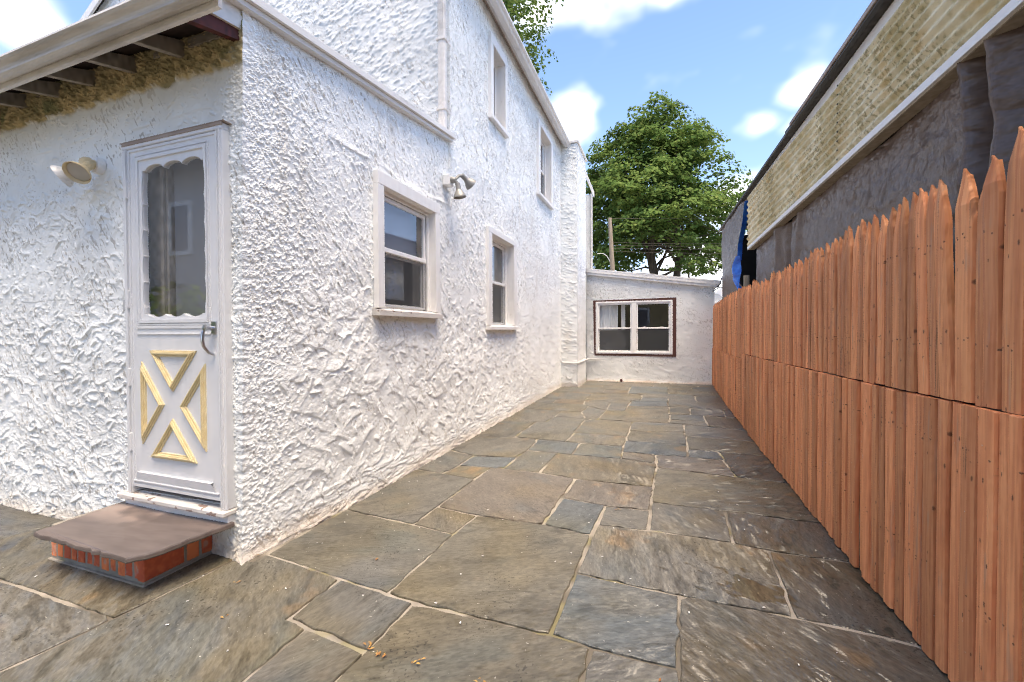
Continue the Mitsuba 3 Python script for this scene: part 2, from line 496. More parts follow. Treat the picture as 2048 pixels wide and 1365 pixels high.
bump('brown_tarp_cloth', {'type': 'principled', 'base_color': mikit.proc(tarp_col), 'roughness': .36}, tarp_h, .022)
P('blue_tarp_cloth', lambda p, n, uv: mix((.012, .075, .42), (.05, .20, .66), noise(p.x * 14, p.y * 14, p.z * 14)), .35)
P('bark', lambda p, n, uv: mix((.05, .04, .032), (.15, .125, .10), fbm(p.x * 9, p.y * 9, p.z * 2.5, 3)), .95)
P('pole_wood', lambda p, n, uv: mix((.25, .19, .13), (.40, .33, .25), fbm(p.x * 12, p.y * 12, p.z * 1.2, 3)), .9)


def leaf_col(p, n, uv):
    c = mix((.055, .115, .028), (.215, .305, .085), uv.x)
    return mix(c, (.27, .31, .09), smoothstep(.72, 1.0, uv.y) * .7)


scene['leaf'] = {'type': 'principledthin', 'base_color': mikit.proc(leaf_col), 'roughness': .42, 'diff_trans': .7, 'spec_trans': 0.0}
P('far_stucco', lambda p, n, uv: mix((.46, .435, .40), (.54, .51, .475), fbm(p.x * 3, p.y * 3, p.z * 3, 3)), .9)
P('yellow_siding', lambda p, n, uv: mix((.50, .38, .17), (.58, .46, .24), noise(p.x * 9, p.y * 9, p.z * 30)), .8)
P('roof_shingle', lambda p, n, uv: mix((.05, .046, .043), (.10, .093, .088), noise(p.x * 30, p.y * 30, p.z * 30)), .9)
P('ground_dirt', lambda p, n, uv: mix((.13, .12, .095), (.19, .175, .14), fbm(p.x * 1.5, p.y * 1.5, 1.0, 4)), .95)
P('dry_leaf', lambda p, n, uv: mix((.24, .10, .03), (.42, .27, .07), uv.x), .7)

# ------------------------------------------------------------------ ground and flagstones
def mortar_sheet():
    xs = np.linspace(-7, 1.35, 150); ys = np.linspace(-3.2, 11.2, 220)
    X, Y = np.meshgrid(xs, ys)
    Z = -.0085 + .013 * (meshkit.fbm(np.stack([X * 3.5, Y * 3.5, 0 * X], -1), 3, seed=2) - .5)
    V = np.stack([X, Y, np.minimum(Z, -.003)], -1).reshape(-1, 3)
    i, j = np.meshgrid(np.arange(len(ys) - 1), np.arange(len(xs) - 1), indexing='ij')
    a = i * len(xs) + j
    return tm(V, np.stack([a, a + 1, a + 1 + len(xs), a + len(xs)], -1).reshape(-1, 4))


gs = put(None, 'ground', tm([[-400, -400, -.05], [400, -400, -.05], [400, 400, -.05], [-400, 400, -.05]], [[0, 1, 2, 3]]), 'ground_dirt')
labels[gs] = {'label': 'bare ground around the houses', 'kind': 'structure'}
pat = put(None, 'patio', mortar_sheet(), 'mortar')
labels[pat] = {'label': 'patio of irregular flagstones set in pale mortar', 'kind': 'structure'}

STONES = [('g', [[-5.6,1.084],[-5.6,1.75],[-3.869,1.75],[-3.96,1.188],[-3.986,1.166]]),
          ('o', [[-2.284,1.75],[-2.345,1.198],[-3.156,1.198],[-3.975,1.154],[-3.95,1.177],[-3.857,1.75]]),
          ('g', [[-4.333,0.414],[-4.388,1.131],[-3.987,1.153],[-3.978,1.134],[-3.156,1.186],[-2.346,1.186],[-2.388,0.847],[-2.493,0.414]]),
          ('o', [[-2.16,1.75],[-2.16,1.828],[-1.587,1.768],[-1.594,1.446],[-1.465,1.424],[-1.481,0.466],[-2.48,0.413],[-2.365,0.906],[-2.271,1.75]]),
          ('g', [[-1.125,1.414],[-1.582,1.456],[-1.575,1.768],[-1.104,1.728],[-1.118,1.721]]),
          ('g', [[-1.461,0.898],[-1.453,1.421],[-1.128,1.387],[-1.155,1.055],[-1.175,1.048],[-1.184,0.994]]),
          ('g', [[-2.16,2.486],[-1.245,2.399],[-1.279,1.756],[-2.16,1.84]]),
          ('g', [[-2.16,2.498],[-2.159,3.422],[-1.863,3.406],[-1.538,3.36],[-1.573,2.446]]),
          ('g', [[-2.16,4.107],[-1.822,4.002],[-1.838,3.983],[-1.837,3.629],[-1.878,3.418],[-2.16,3.434]]),
          ('b', [[-1.828,3.667],[-1.823,3.986],[-1.389,4.085],[-1.396,3.748],[-1.454,3.738],[-1.44,3.728],[-1.452,3.711]]),
          ('g', [[-1.865,3.418],[-1.817,3.659],[-1.514,3.69],[-1.548,3.374]]),
          ('g', [[-2.16,4.778],[-2.111,4.792],[-1.837,4.777],[-1.669,4.848],[-1.401,4.863],[-1.387,4.847],[-1.408,4.834],[-1.373,4.775],[-1.358,4.371],[-1.401,4.082],[-1.845,4.01],[-2.16,4.122]]),
          ('g', [[-2.16,5.625],[-1.691,5.791],[-1.663,5.785],[-1.68,5.758],[-1.685,5.507],[-1.681,4.884],[-1.7,4.871],[-1.677,4.872],[-1.696,4.859],[-1.673,4.86],[-1.684,4.852],[-1.839,4.79],[-2.111,4.804],[-2.16,4.791]]),
          ('g', [[-1.094,6.214],[-1.056,6.186],[-0.977,6.199],[-0.954,6.182],[-1.033,6.098],[-1.044,5.34],[-1.003,5.316],[-1.028,5.298],[-1.044,4.89],[-1.069,4.859],[-1.382,4.859],[-1.421,4.886],[-1.65,4.861],[-1.635,4.886],[-1.658,4.885],[-1.639,4.898],[-1.675,4.896],[-1.668,5.749],[-1.651,5.779],[-1.531,5.825],[-1.502,6.21]]),
          ('b', [[-1.372,4.848],[-0.847,4.843],[-0.875,4.813],[-0.87,4.365],[-1.358,4.389],[-1.361,4.78],[-1.382,4.823],[-1.367,4.824]]),
          ('b', [[-0.863,4.802],[-0.835,4.839],[-0.395,4.841],[-0.37,4.388],[-0.858,4.365]]),
          ('g', [[-1.355,4.356],[-1.007,4.354],[-1.025,4.329],[-1.046,3.71],[-1.392,3.713],[-1.379,3.715],[-1.394,3.737],[-1.376,3.867],[-1.379,4.133]]),
          ('o', [[-0.038,4.186],[-0.055,3.675],[-0.693,3.659],[-1.033,3.712],[-1.013,4.318],[-0.995,4.352],[-0.358,4.378],[-0.033,4.318],[-0.025,4.197]]),
          ('t', [[-1.516,3.67],[-1.502,3.692],[-1.439,3.704],[-1.093,3.702],[-0.705,3.653],[-0.742,2.719],[-1.211,2.709],[-1.547,2.749]]),
          ('o', [[-1.548,2.737],[-1.221,2.698],[-1.251,2.412],[-1.561,2.445]]),
          ('o', [[-1.091,1.739],[-1.267,1.755],[-1.239,2.41],[-1.209,2.697],[-0.73,2.716],[-0.414,2.673],[-0.446,1.74]]),
          ('b', [[-0.386,3.167],[-0.418,2.686],[-0.73,2.728],[-0.707,3.192]]),
          ('t', [[-0.374,3.168],[-0.706,3.204],[-0.693,3.647],[-0.052,3.664],[-0.073,3.189]]),
          ('g', [[-0.076,2.86],[-0.386,2.841],[-0.379,3.155],[-0.068,3.177]]),
          ('g', [[0.097,2.204],[-0.419,2.23],[-0.389,2.829],[0.116,2.857],[0.426,2.852],[0.598,2.823],[0.569,2.205]]),
          ('d', [[1.036,2.812],[1.032,2.145],[1.009,2.169],[0.881,2.186],[0.581,2.204],[0.608,2.811]]),
          ('d', [[1.047,3.332],[1.04,2.824],[0.647,2.828],[0.431,2.864],[0.447,3.342]]),
          ('g', [[-0.055,3.337],[0.434,3.336],[0.419,2.864],[-0.064,2.868]]),
          ('o', [[1.056,4.108],[1.047,3.344],[-0.054,3.349],[-0.026,4.173],[-0.013,4.196]]),
          ('t', [[0.628,4.157],[-0.024,4.209],[-0.03,4.627],[0.263,4.659],[0.59,4.65]]),
          ('d', [[1.067,4.948],[1.057,4.12],[0.645,4.155],[0.601,4.661],[0.619,4.665],[0.599,4.918],[0.581,4.94],[1.046,4.925]]),
          ('b', [[0.275,4.671],[0.296,4.961],[0.546,4.956],[0.523,4.954],[0.578,4.928],[0.606,4.677],[0.589,4.662]]),
          ('o', [[1.078,5.512],[1.067,4.96],[1.045,4.961],[1.033,4.937],[0.296,4.973],[0.311,5.563],[0.685,5.555]]),
          ('g', [[1.094,6.101],[1.079,5.524],[0.687,5.567],[0.299,5.58],[0.299,5.757],[0.277,5.776],[0.302,5.794],[0.323,6.259],[0.674,6.201]]),
          ('g', [[-0.395,4.853],[-1.057,4.859],[-1.032,4.877],[-1.016,5.286],[-0.991,5.311],[-0.39,5.316],[-0.379,5.129]]),
          ('g', [[-0.381,5.334],[-0.991,5.323],[-1.032,5.352],[-1.021,6.088],[-0.942,6.174],[-0.806,6.208],[-0.339,6.223],[-0.375,6.187],[-0.379,5.631],[-0.367,5.634]]),
          ('g', [[0.265,5.773],[-0.367,5.646],[-0.363,6.176],[-0.327,6.217],[-0.068,6.261],[0.324,6.277],[0.299,6.264],[0.29,5.803]]),
          ('g', [[0.299,5.563],[0.283,5.137],[-0.367,5.118],[-0.378,5.322],[-0.355,5.624],[0.265,5.76],[0.287,5.743],[0.284,5.581]]),
          ('b', [[-0.098,5.119],[0.283,5.125],[0.263,4.672],[-0.038,4.638],[-0.371,4.652],[-0.38,5.093]]),
          ('t', [[-0.044,4.332],[-0.369,4.405],[-0.371,4.64],[-0.042,4.626]]),
          ('b', [[0.619,6.978],[0.61,6.548],[0.143,6.558],[0.148,6.876],[0.173,6.916],[0.467,6.976]]),
          ('g', [[0.091,6.29],[0.128,6.333],[0.142,6.53],[0.61,6.536],[0.621,6.251],[0.661,6.211],[0.307,6.292]]),
          ('d', [[1.117,6.976],[1.094,6.113],[0.673,6.214],[0.633,6.26],[0.631,6.982],[0.902,6.962],[0.912,6.935],[1.055,6.917]]),
          ('b', [[1.134,7.587],[1.118,6.988],[1.043,6.933],[0.925,6.947],[0.914,6.974],[0.935,6.972],[0.964,7.509],[1.002,7.559]]),
          ('g', [[0.477,7.584],[0.515,7.613],[0.991,7.57],[0.952,7.518],[0.924,6.985],[0.447,6.984]]),
          ('g', [[0.173,6.928],[0.138,6.958],[0.149,7.619],[0.11,7.634],[0.11,7.659],[0.159,7.681],[0.481,7.652],[0.503,7.618],[0.466,7.597],[0.435,6.981]]),
          ('g', [[0.144,8.527],[-0.304,8.544],[-0.328,8.574],[-0.333,8.857],[-0.461,8.967],[-0.381,9.085],[0.192,9.166],[0.587,9.115],[0.647,9.056],[0.621,8.553]]),
          ('d', [[1.175,9.144],[1.154,8.36],[1.113,8.389],[0.764,8.297],[0.63,8.28],[0.66,9.069],[0.603,9.119],[1.149,9.108]]),
          ('g', [[1.154,8.347],[1.134,7.6],[1.003,7.571],[0.515,7.625],[0.493,7.663],[0.142,7.693],[0.143,8.102],[0.116,8.12],[0.154,8.169],[0.156,8.516],[0.621,8.541],[0.631,8.255],[1.1,8.374],[1.136,8.341]]),
          ('b', [[-0.46,8.067],[-0.342,8.187],[-0.328,8.507],[-0.304,8.532],[0.143,8.51],[0.142,8.179],[0.104,8.13],[-0.403,8.023]]),
          ('g', [[1.189,9.673],[1.175,9.156],[1.156,9.156],[1.136,9.12],[0.548,9.127],[0.192,9.178],[0.215,9.184],[0.192,9.191],[0.215,9.197],[0.192,9.203],[0.215,9.209],[0.192,9.216],[0.215,9.234],[0.192,9.241],[0.215,9.259],[0.176,9.27],[0.162,9.299],[0.171,9.746],[0.189,9.769],[0.595,9.772],[0.606,9.752],[1.11,9.741]]),
          ('g', [[0.608,9.788],[0.177,9.783],[0.177,10.16],[0.119,10.214],[0.181,10.293],[0.697,10.385],[0.655,10.302],[0.658,9.838]]),
          ('b', [[1.213,10.548],[1.19,9.685],[1.121,9.753],[0.607,9.772],[0.67,9.827],[0.667,10.295],[0.709,10.383],[1.162,10.582],[1.198,10.543]]),
          ('b', [[-0.514,8.967],[-0.623,9.05],[-0.629,10.044],[-0.586,10.098],[-0.236,10.158],[-0.211,10.139],[0.107,10.199],[0.165,10.146],[0.158,9.782],[0.177,9.77],[0.159,9.758],[0.15,9.29],[0.17,9.259],[0.147,9.253],[0.17,9.247],[0.147,9.241],[0.17,9.235],[0.147,9.229],[0.17,9.222],[0.147,9.216],[0.17,9.21],[0.147,9.204],[0.169,9.197],[0.147,9.191],[0.169,9.185],[0.147,9.179],[0.169,9.172],[-0.394,9.096],[-0.474,8.977]]),
          ('g', [[0.917,10.978],[0.9,10.967],[0.922,10.967],[0.907,10.95],[0.927,10.955],[0.909,10.945],[0.931,10.944],[0.917,10.928],[0.936,10.933],[0.834,10.77],[0.821,10.446],[0.709,10.396],[0.169,10.302],[0.107,10.211],[-0.2,10.155],[-0.224,10.168],[-0.141,10.264],[-0.143,10.551],[-0.001,10.737]]),
          ('g', [[1.033,11.05],[1.226,11.05],[1.213,10.561],[1.164,10.595],[0.833,10.453],[0.846,10.764],[0.936,10.919],[0.992,10.954],[0.971,10.955],[0.985,10.971],[0.966,10.966],[0.983,10.976],[0.961,10.977],[0.978,10.987],[0.956,10.988],[0.971,11.004],[0.951,10.999]]),
          ('t', [[-0.002,10.752],[-0.155,10.56],[-0.153,10.274],[-0.236,10.171],[-1.128,10.022],[-1.165,10.053],[-1.167,10.096],[-1.204,10.119],[-1.101,10.235],[-1.113,10.501],[-0.98,10.658]]),
          ('g', [[-1.75,10.62],[-0.983,10.699],[-0.981,10.67],[-1.125,10.512],[-1.114,10.245],[-1.217,10.124],[-1.271,10.117],[-1.75,10.082]]),
          ('g', [[-1.75,9.6],[-1.75,10.07],[-1.216,10.112],[-1.179,10.083],[-1.183,10.038],[-1.263,9.953],[-1.229,9.696],[-1.277,9.624],[-1.734,9.572],[-1.769,9.572],[-1.796,9.6]]),
          ('g', [[-0.64,9.454],[-1.136,9.491],[-1.163,9.534],[-1.188,9.534],[-1.275,9.608],[-1.216,9.687],[-1.249,9.943],[-1.171,10.04],[-1.139,10.008],[-0.598,10.107],[-0.642,10.054]]),
          ('g', [[-2.16,9.6],[-1.808,9.6],[-1.78,9.561],[-1.733,9.56],[-1.287,9.609],[-1.148,9.483],[-1.139,8.963],[-1.071,8.891],[-1.038,8.89],[-1.025,8.871],[-1.175,8.859],[-2.123,8.876],[-2.16,8.915]]),
          ('t', [[-0.526,8.949],[-0.585,8.886],[-1.013,8.872],[-1.026,8.902],[-1.06,8.902],[-1.127,8.975],[-1.136,9.479],[-0.637,9.442],[-0.634,9.034]]),
          ('g', [[-1.005,7.915],[-1.177,7.895],[-1.309,8.004],[-1.301,8.763],[-1.228,8.842],[-0.573,8.874],[-0.514,8.954],[-0.473,8.965],[-0.344,8.844],[-0.34,8.564],[-0.316,8.532],[-0.34,8.519],[-0.353,8.197],[-0.472,8.065],[-0.957,7.982]]),
          ('g', [[-2.16,8.903],[-2.122,8.857],[-1.235,8.853],[-1.313,8.774],[-1.322,7.989],[-1.238,7.928],[-1.338,7.932],[-1.776,7.867],[-2.071,7.936],[-2.16,7.868]]),
          ('t', [[-1.189,7.875],[-1.31,7.774],[-1.276,7.413],[-1.77,7.378],[-1.82,7.427],[-1.844,7.745],[-1.793,7.824],[-1.761,7.834],[-1.778,7.841],[-1.738,7.854],[-1.76,7.86],[-1.337,7.92],[-1.225,7.922]]),
          ('g', [[-2.16,7.856],[-2.139,7.855],[-2.062,7.924],[-1.794,7.861],[-1.82,7.853],[-1.795,7.836],[-1.856,7.753],[-1.832,7.416],[-1.781,7.37],[-2.16,7.363]]),
          ('g', [[-2.16,7.351],[-1.817,7.353],[-1.383,7.392],[-1.276,7.384],[-1.264,7.404],[-1.162,7.273],[-1.183,6.724],[-1.453,6.708],[-1.482,6.727],[-2.16,6.724]]),
          ('g', [[-1.004,7.888],[-0.846,7.722],[-0.823,6.971],[-1.149,7.265],[-1.264,7.447],[-1.298,7.761],[-1.177,7.862],[-1.177,7.882]]),
          ('g', [[-1.004,7.903],[-0.945,7.971],[-0.497,8.048],[-0.525,7.504],[-0.492,7.486],[-0.527,7.452],[-0.54,7.04],[-0.565,7.017],[-0.811,6.968],[-0.834,7.733]]),
          ('b', [[-0.479,7.492],[-0.512,7.52],[-0.485,8.05],[-0.461,8.05],[-0.416,8.008],[0.104,8.117],[0.127,8.098],[0.13,7.69],[0.098,7.668],[0.098,7.644]]),
          ('o', [[-0.812,6.955],[-0.553,7.008],[-0.529,7.03],[-0.515,7.443],[-0.492,7.473],[0.098,7.631],[0.137,7.604],[0.125,6.944],[0.161,6.926],[0.161,6.904],[0.136,6.886],[0.128,6.558],[0.142,6.542],[0.121,6.53],[0.116,6.343],[0.08,6.312],[0.079,6.29],[-0.327,6.229],[-0.339,6.246],[-0.751,6.216],[-0.853,6.235],[-0.831,6.926]]),
          ('g', [[-0.83,6.951],[-0.865,6.223],[-0.892,6.214],[-0.861,6.211],[-0.942,6.186],[-0.965,6.216],[-1.048,6.201],[-1.067,6.227],[-1.035,6.253],[-1.171,6.714],[-1.162,7.26]]),
          ('g', [[-1.482,6.693],[-1.183,6.712],[-1.051,6.264],[-1.079,6.224],[-1.497,6.227],[-1.498,6.667]]),
          ('g', [[-2.16,6.711],[-1.482,6.708],[-1.51,6.678],[-1.509,6.223],[-1.539,5.848],[-1.555,5.82],[-1.651,5.792],[-1.663,5.809],[-1.695,5.802],[-2.16,5.639]]),
          ('o', [[-1.172,0.989],[-1.165,1.039],[-1.143,1.046],[-1.106,1.709],[-1.092,1.721],[-0.433,1.735],[-0.27,1.717],[-0.29,1.293]]),
          ('b', [[-0.433,1.747],[-0.419,2.218],[0.085,2.192],[0.061,1.727],[-0.262,1.726]]),
          ('g', [[-0.277,1.297],[-0.258,1.714],[0.067,1.715],[0.051,1.411]]),
          ('d', [[1.029,1.748],[0.063,1.415],[0.091,2.182],[0.127,2.203],[0.555,2.194],[0.997,2.158],[1.032,2.133]]),
          ('o', [[-5.594,-2.026],[-4.964,-2.026],[-4.964,-2.494],[-5.594,-2.494]]),
          ('o', [[-4.952,-2.026],[-3.983,-2.026],[-3.983,-2.494],[-4.952,-2.494]]),
          ('o', [[-3.971,-2.026],[-3.134,-2.026],[-3.134,-2.494],[-3.971,-2.494]]),
          ('g', [[-3.122,-2.026],[-2.577,-2.026],[-2.577,-2.494],[-3.122,-2.494]]),
          ('g', [[-2.565,-2.026],[-1.817,-2.026],[-1.817,-2.494],[-2.565,-2.494]]),
          ('t', [[-1.805,-2.026],[-1.03,-2.026],[-1.03,-2.494],[-1.805,-2.494]]),
          ('o', [[-1.018,-2.026],[-0.434,-2.026],[-0.434,-2.494],[-1.018,-2.494]]),
          ('g', [[-0.422,-2.026],[0.507,-2.026],[0.507,-2.494],[-0.422,-2.494]]),
          ('t', [[0.519,-2.026],[1.006,-2.026],[1.003,-2.494],[0.519,-2.494]]),
          ('o', [[-5.594,-1.395],[-4.848,-1.395],[-4.848,-2.014],[-5.594,-2.014]]),
          ('g', [[-4.836,-1.395],[-3.996,-1.395],[-3.996,-2.014],[-4.836,-2.014]]),
          ('g', [[-3.984,-1.395],[-3.053,-1.395],[-3.053,-2.014],[-3.984,-2.014]]),
          ('g', [[-3.041,-1.395],[-1.979,-1.395],[-1.979,-2.014],[-3.041,-2.014]]),
          ('b', [[-1.967,-1.395],[-1.309,-1.395],[-1.309,-2.014],[-1.967,-2.014]]),
          ('b', [[-1.297,-1.395],[-0.419,-1.395],[-0.419,-2.014],[-1.297,-2.014]]),
          ('t', [[-0.407,-1.395],[0.498,-1.395],[0.498,-2.014],[-0.407,-2.014]]),
          ('t', [[0.51,-1.395],[1.01,-1.395],[1.006,-2.014],[0.51,-2.014]]),
          ('t', [[-5.594,-0.604],[-4.927,-0.604],[-4.927,-1.383],[-5.594,-1.383]]),
          ('g', [[-4.915,-0.604],[-4.239,-0.604],[-4.239,-1.383],[-4.915,-1.383]]),
          ('g', [[-4.227,-0.604],[-3.204,-0.604],[-3.204,-1.383],[-4.227,-1.383]]),
          ('o', [[-3.192,-0.604],[-2.352,-0.604],[-2.352,-1.383],[-3.192,-1.383]]),
          ('b', [[-2.34,-0.604],[-1.57,-0.604],[-1.57,-1.383],[-2.34,-1.383]]),
          ('g', [[-1.558,-0.604],[-0.606,-0.604],[-0.606,-1.383],[-1.558,-1.383]]),
          ('t', [[-0.594,-0.604],[-0.087,-0.604],[-0.087,-1.383],[-0.594,-1.383]]),
          ('t', [[-0.075,-0.604],[0.837,-0.604],[0.837,-1.383],[-0.075,-1.383]]),
          ('g', [[0.849,-0.604],[1.014,-0.604],[1.01,-1.383],[0.849,-1.383]]),
          ('b', [[-5.594,-0.123],[-4.71,-0.123],[-4.71,-0.592],[-5.594,-0.592]]),
          ('o', [[-4.698,-0.123],[-3.651,-0.123],[-3.651,-0.592],[-4.698,-0.592]]),
          ('o', [[-3.639,-0.123],[-3.027,-0.123],[-3.027,-0.592],[-3.639,-0.592]]),
          ('b', [[-3.015,-0.123],[-2.148,-0.123],[-2.148,-0.592],[-3.015,-0.592]]),
          ('o', [[-2.136,-0.123],[-1.47,-0.123],[-1.47,-0.592],[-2.136,-0.592]]),
          ('b', [[-1.458,-0.123],[-0.525,-0.123],[-0.525,-0.592],[-1.458,-0.592]]),
          ('g', [[-0.513,-0.123],[0.409,-0.123],[0.409,-0.592],[-0.513,-0.592]]),
          ('o', [[0.421,-0.123],[1.017,-0.123],[1.015,-0.592],[0.421,-0.592]]),
          ('g', [[-5.594,0.558],[-4.696,0.558],[-4.696,-0.111],[-5.594,-0.111]]),
          ('b', [[-3.704,-0.111],[-4.684,-0.111],[-4.684,0.558],[-4.356,0.558],[-4.345,0.402],[-3.704,0.402]]),
          ('g', [[-3.692,-0.111],[-3.692,0.402],[-2.947,0.402],[-2.947,-0.111]]),
          ('b', [[-2.496,0.4],[-1.992,0.427],[-1.992,-0.111],[-2.935,-0.111],[-2.935,0.402]]),
          ('t', [[-0.965,0.558],[-0.965,-0.111],[-1.98,-0.111],[-1.98,0.427],[-1.469,0.454],[-1.467,0.558]]),
          ('g', [[-0.953,0.558],[-0.403,0.558],[-0.403,-0.111],[-0.953,-0.111]]),
          ('b', [[-0.391,0.558],[0.606,0.558],[0.606,-0.111],[-0.391,-0.111]]),
          ('b', [[0.618,0.558],[1.021,0.558],[1.017,-0.111],[0.618,-0.111]]),
          ('b', [[-5.594,0.57],[-5.594,1.072],[-5.018,1.101],[-5.018,0.57]]),
          ('o', [[-5.006,1.102],[-4.4,1.133],[-4.357,0.57],[-5.006,0.57]]),
          ('g', [[-1.462,0.886],[-0.899,1.07],[-0.899,0.57],[-1.467,0.57]]),
          ('b', [[-0.159,0.57],[-0.887,0.57],[-0.887,1.074],[-0.594,1.175],[-0.159,1.175]]),
          ('g', [[-0.147,1.175],[0.709,1.175],[0.709,0.57],[-0.147,0.57]]),
          ('o', [[0.721,1.175],[1.025,1.175],[1.022,0.57],[0.721,0.57]]),
          ('o', [[-0.527,1.187],[-0.18,1.318],[-0.18,1.187]]),
          ('g', [[-0.168,1.322],[0.422,1.526],[0.422,1.187],[-0.168,1.187]]),
          ('o', [[1.028,1.689],[1.025,1.187],[0.434,1.187],[0.434,1.53],[0.894,1.689]]),
          ('o', [[-1.355,10.673],[-1.75,10.632],[-1.75,10.817],[-1.355,10.817]]),
          ('g', [[-0.786,10.817],[-0.786,10.689],[-0.969,10.671],[-0.972,10.712],[-1.343,10.674],[-1.343,10.817]]),
          ('t', [[0.076,10.817],[0.078,10.771],[-0.774,10.69],[-0.774,10.817]]),
          ('t', [[-1.75,10.829],[-1.75,11.05],[-1.493,11.05],[-1.493,10.829]]),
          ('g', [[-1.481,10.829],[-1.481,11.05],[-0.985,11.05],[-0.985,10.829]]),
          ('g', [[-0.973,10.829],[-0.973,11.05],[0.001,11.05],[0.001,10.829]]),
          ('g', [[0.302,10.829],[0.013,10.829],[0.013,11.05],[0.762,11.05],[0.762,10.949]])]
TONE = dict(g=0.0, b=.25, o=.5, t=.75, d=1.0)


def flagstone(poly, r, top, tilt, near):
    q = Polygon(poly).buffer(0)
    ins = r.uniform(.001, .006)
    q = q.buffer(-ins, join_style=2)
    if q.geom_type != 'Polygon': q = max(q.geoms, key=lambda g: g.area)
    step = .05 if near else .16
    ring = q.exterior; n = max(6, int(ring.length / step))
    pts = [np.array(c) for c in list(ring.coords)[:-1]]
    out = []
    for k in range(len(pts)):                       # keep the corners, break up the edges
        a, b = pts[k], pts[(k + 1) % len(pts)]
        L = np.linalg.norm(b - a); m = max(1, int(L / step)); d = (b - a) / max(L, 1e-9); nn = np.array([d[1], -d[0]])
        for t in range(m):
            p = a + (b - a) * t / m
            j = r.normal(0, .0028 if near else .004)
            if t == 0: p = p + (q.centroid.coords[0] - p) * .006
            elif r.random() < .06 and near: j -= r.uniform(.004, .012)
            out.append(p + nn * j)
    o = np.array(out); c = o.mean(0)
    N = len(o)
    def lift(p): return top + (p[:, 0] - c[0]) * tilt[0] + (p[:, 1] - c[1]) * tilt[1]
    inw = c - o; inw /= np.linalg.norm(inw, axis=1, keepdims=True) + 1e-9
    o2 = o + inw * .004
    jz = r.normal(0, .0008, N)
    V = np.vstack([np.c_[o, lift(o) - .03], np.c_[o, lift(o) - .0035 + jz], np.c_[o2, lift(o2)], [[c[0], c[1], top]]])
    k = np.arange(N); k2 = (k + 1) % N
    F = np.vstack([np.c_[k, k2, N + k2], np.c_[k, N + k2, N + k], np.c_[N + k, N + k2, 2 * N + k2], np.c_[N + k, 2 * N + k2, 2 * N + k]])
    tri = trimesh.creation.triangulate_polygon(Polygon(o2).buffer(0), engine='earcut')
    tv, tf = tri
    base = len(V)
    V = np.vstack([V, np.c_[tv, lift(tv)]])
    m = tm(V, np.vstack([F, np.asarray(tf) + base]))
    return m


for t, poly in STONES:
    r = np.random.default_rng(int(abs(poly[0][0] * 977 + poly[0][1] * 7919)) + 5)
    cy = np.mean([p[1] for p in poly])
    m = flagstone(poly, r, r.uniform(-.002, .002), r.normal(0, .0016, 2), cy < 5)
    tone = min(1, max(0, TONE[t] + r.uniform(-.07, .07)))
    uv = np.tile([tone, r.random()], (len(m.vertices), 1))
    put(pat, 'flagstone', m, 'flagstone', uv=uv)

# ------------------------------------------------------------------ stucco height fields
RES = .005
AMP = 1.2


def stamp_field(H, u0, v0, n, pos, L, W, A, ang, curve, r, plate=3.0, sharp=.35, grow=0.0):
    hh, ww = H.shape
    for _ in range(n):
        u, v = pos(r)
        gr = 1 + max(0.0, u - 3.0) * grow
        l, w, a, th, cv = r.uniform(*L), r.uniform(*W), r.uniform(*A), ang(r, u, v), r.uniform(-curve, curve)
        l, w, a = l * gr, w * gr, a * (1 + .5 * (gr - 1))
        R = l * .62 + w * plate
        c0, r0 = (u - u0) / RES, (v - v0) / RES; k = int(R / RES) + 1
        i0, i1, j0, j1 = max(0, int(r0) - k), min(hh, int(r0) + k + 1), max(0, int(c0) - k), min(ww, int(c0) + k + 1)
        if i1 <= i0 or j1 <= j0: continue
        y = (np.arange(i0, i1) - r0)[:, None] * RES; x = (np.arange(j0, j1) - c0)[None, :] * RES
        cs, sn = math.cos(th), math.sin(th)
        p = x * cs + y * sn; q = y * cs - x * sn
        q = q - cv * (p * p) / l + .10 * w * np.sin(p / w * 2.2 + u * 99)
        prof = np.where(q > 0, np.exp(-(q / (plate * w)) ** 2), np.exp(-(q / (sharp * w)) ** 2))
        val = AMP * a * prof * np.clip(1 - (2 * p / l) ** 4, 0, 1)
        S = H[i0:i1, j0:j1]; np.maximum(S, val, out=S)


def smooth_noise(shape, s, r, amp):
    g = ndimage.gaussian_filter(r.standard_normal(shape), s, mode='wrap'); return amp * g / g.std()


def pits(H, n, r, lo=1.0, hi=2.2, depth=.005):
    hh, ww = H.shape
    for _ in range(n):
        i, j, q = r.integers(4, hh - 5), r.integers(4, ww - 5), r.uniform(lo, hi)
        y = np.arange(-4, 5)[:, None]; x = np.arange(-4, 5)[None, :]
        H[i - 4:i + 5, j - 4:j + 5] -= depth * r.uniform(.5, 1) * np.exp(-((x * x + y * y) / (q * q)))


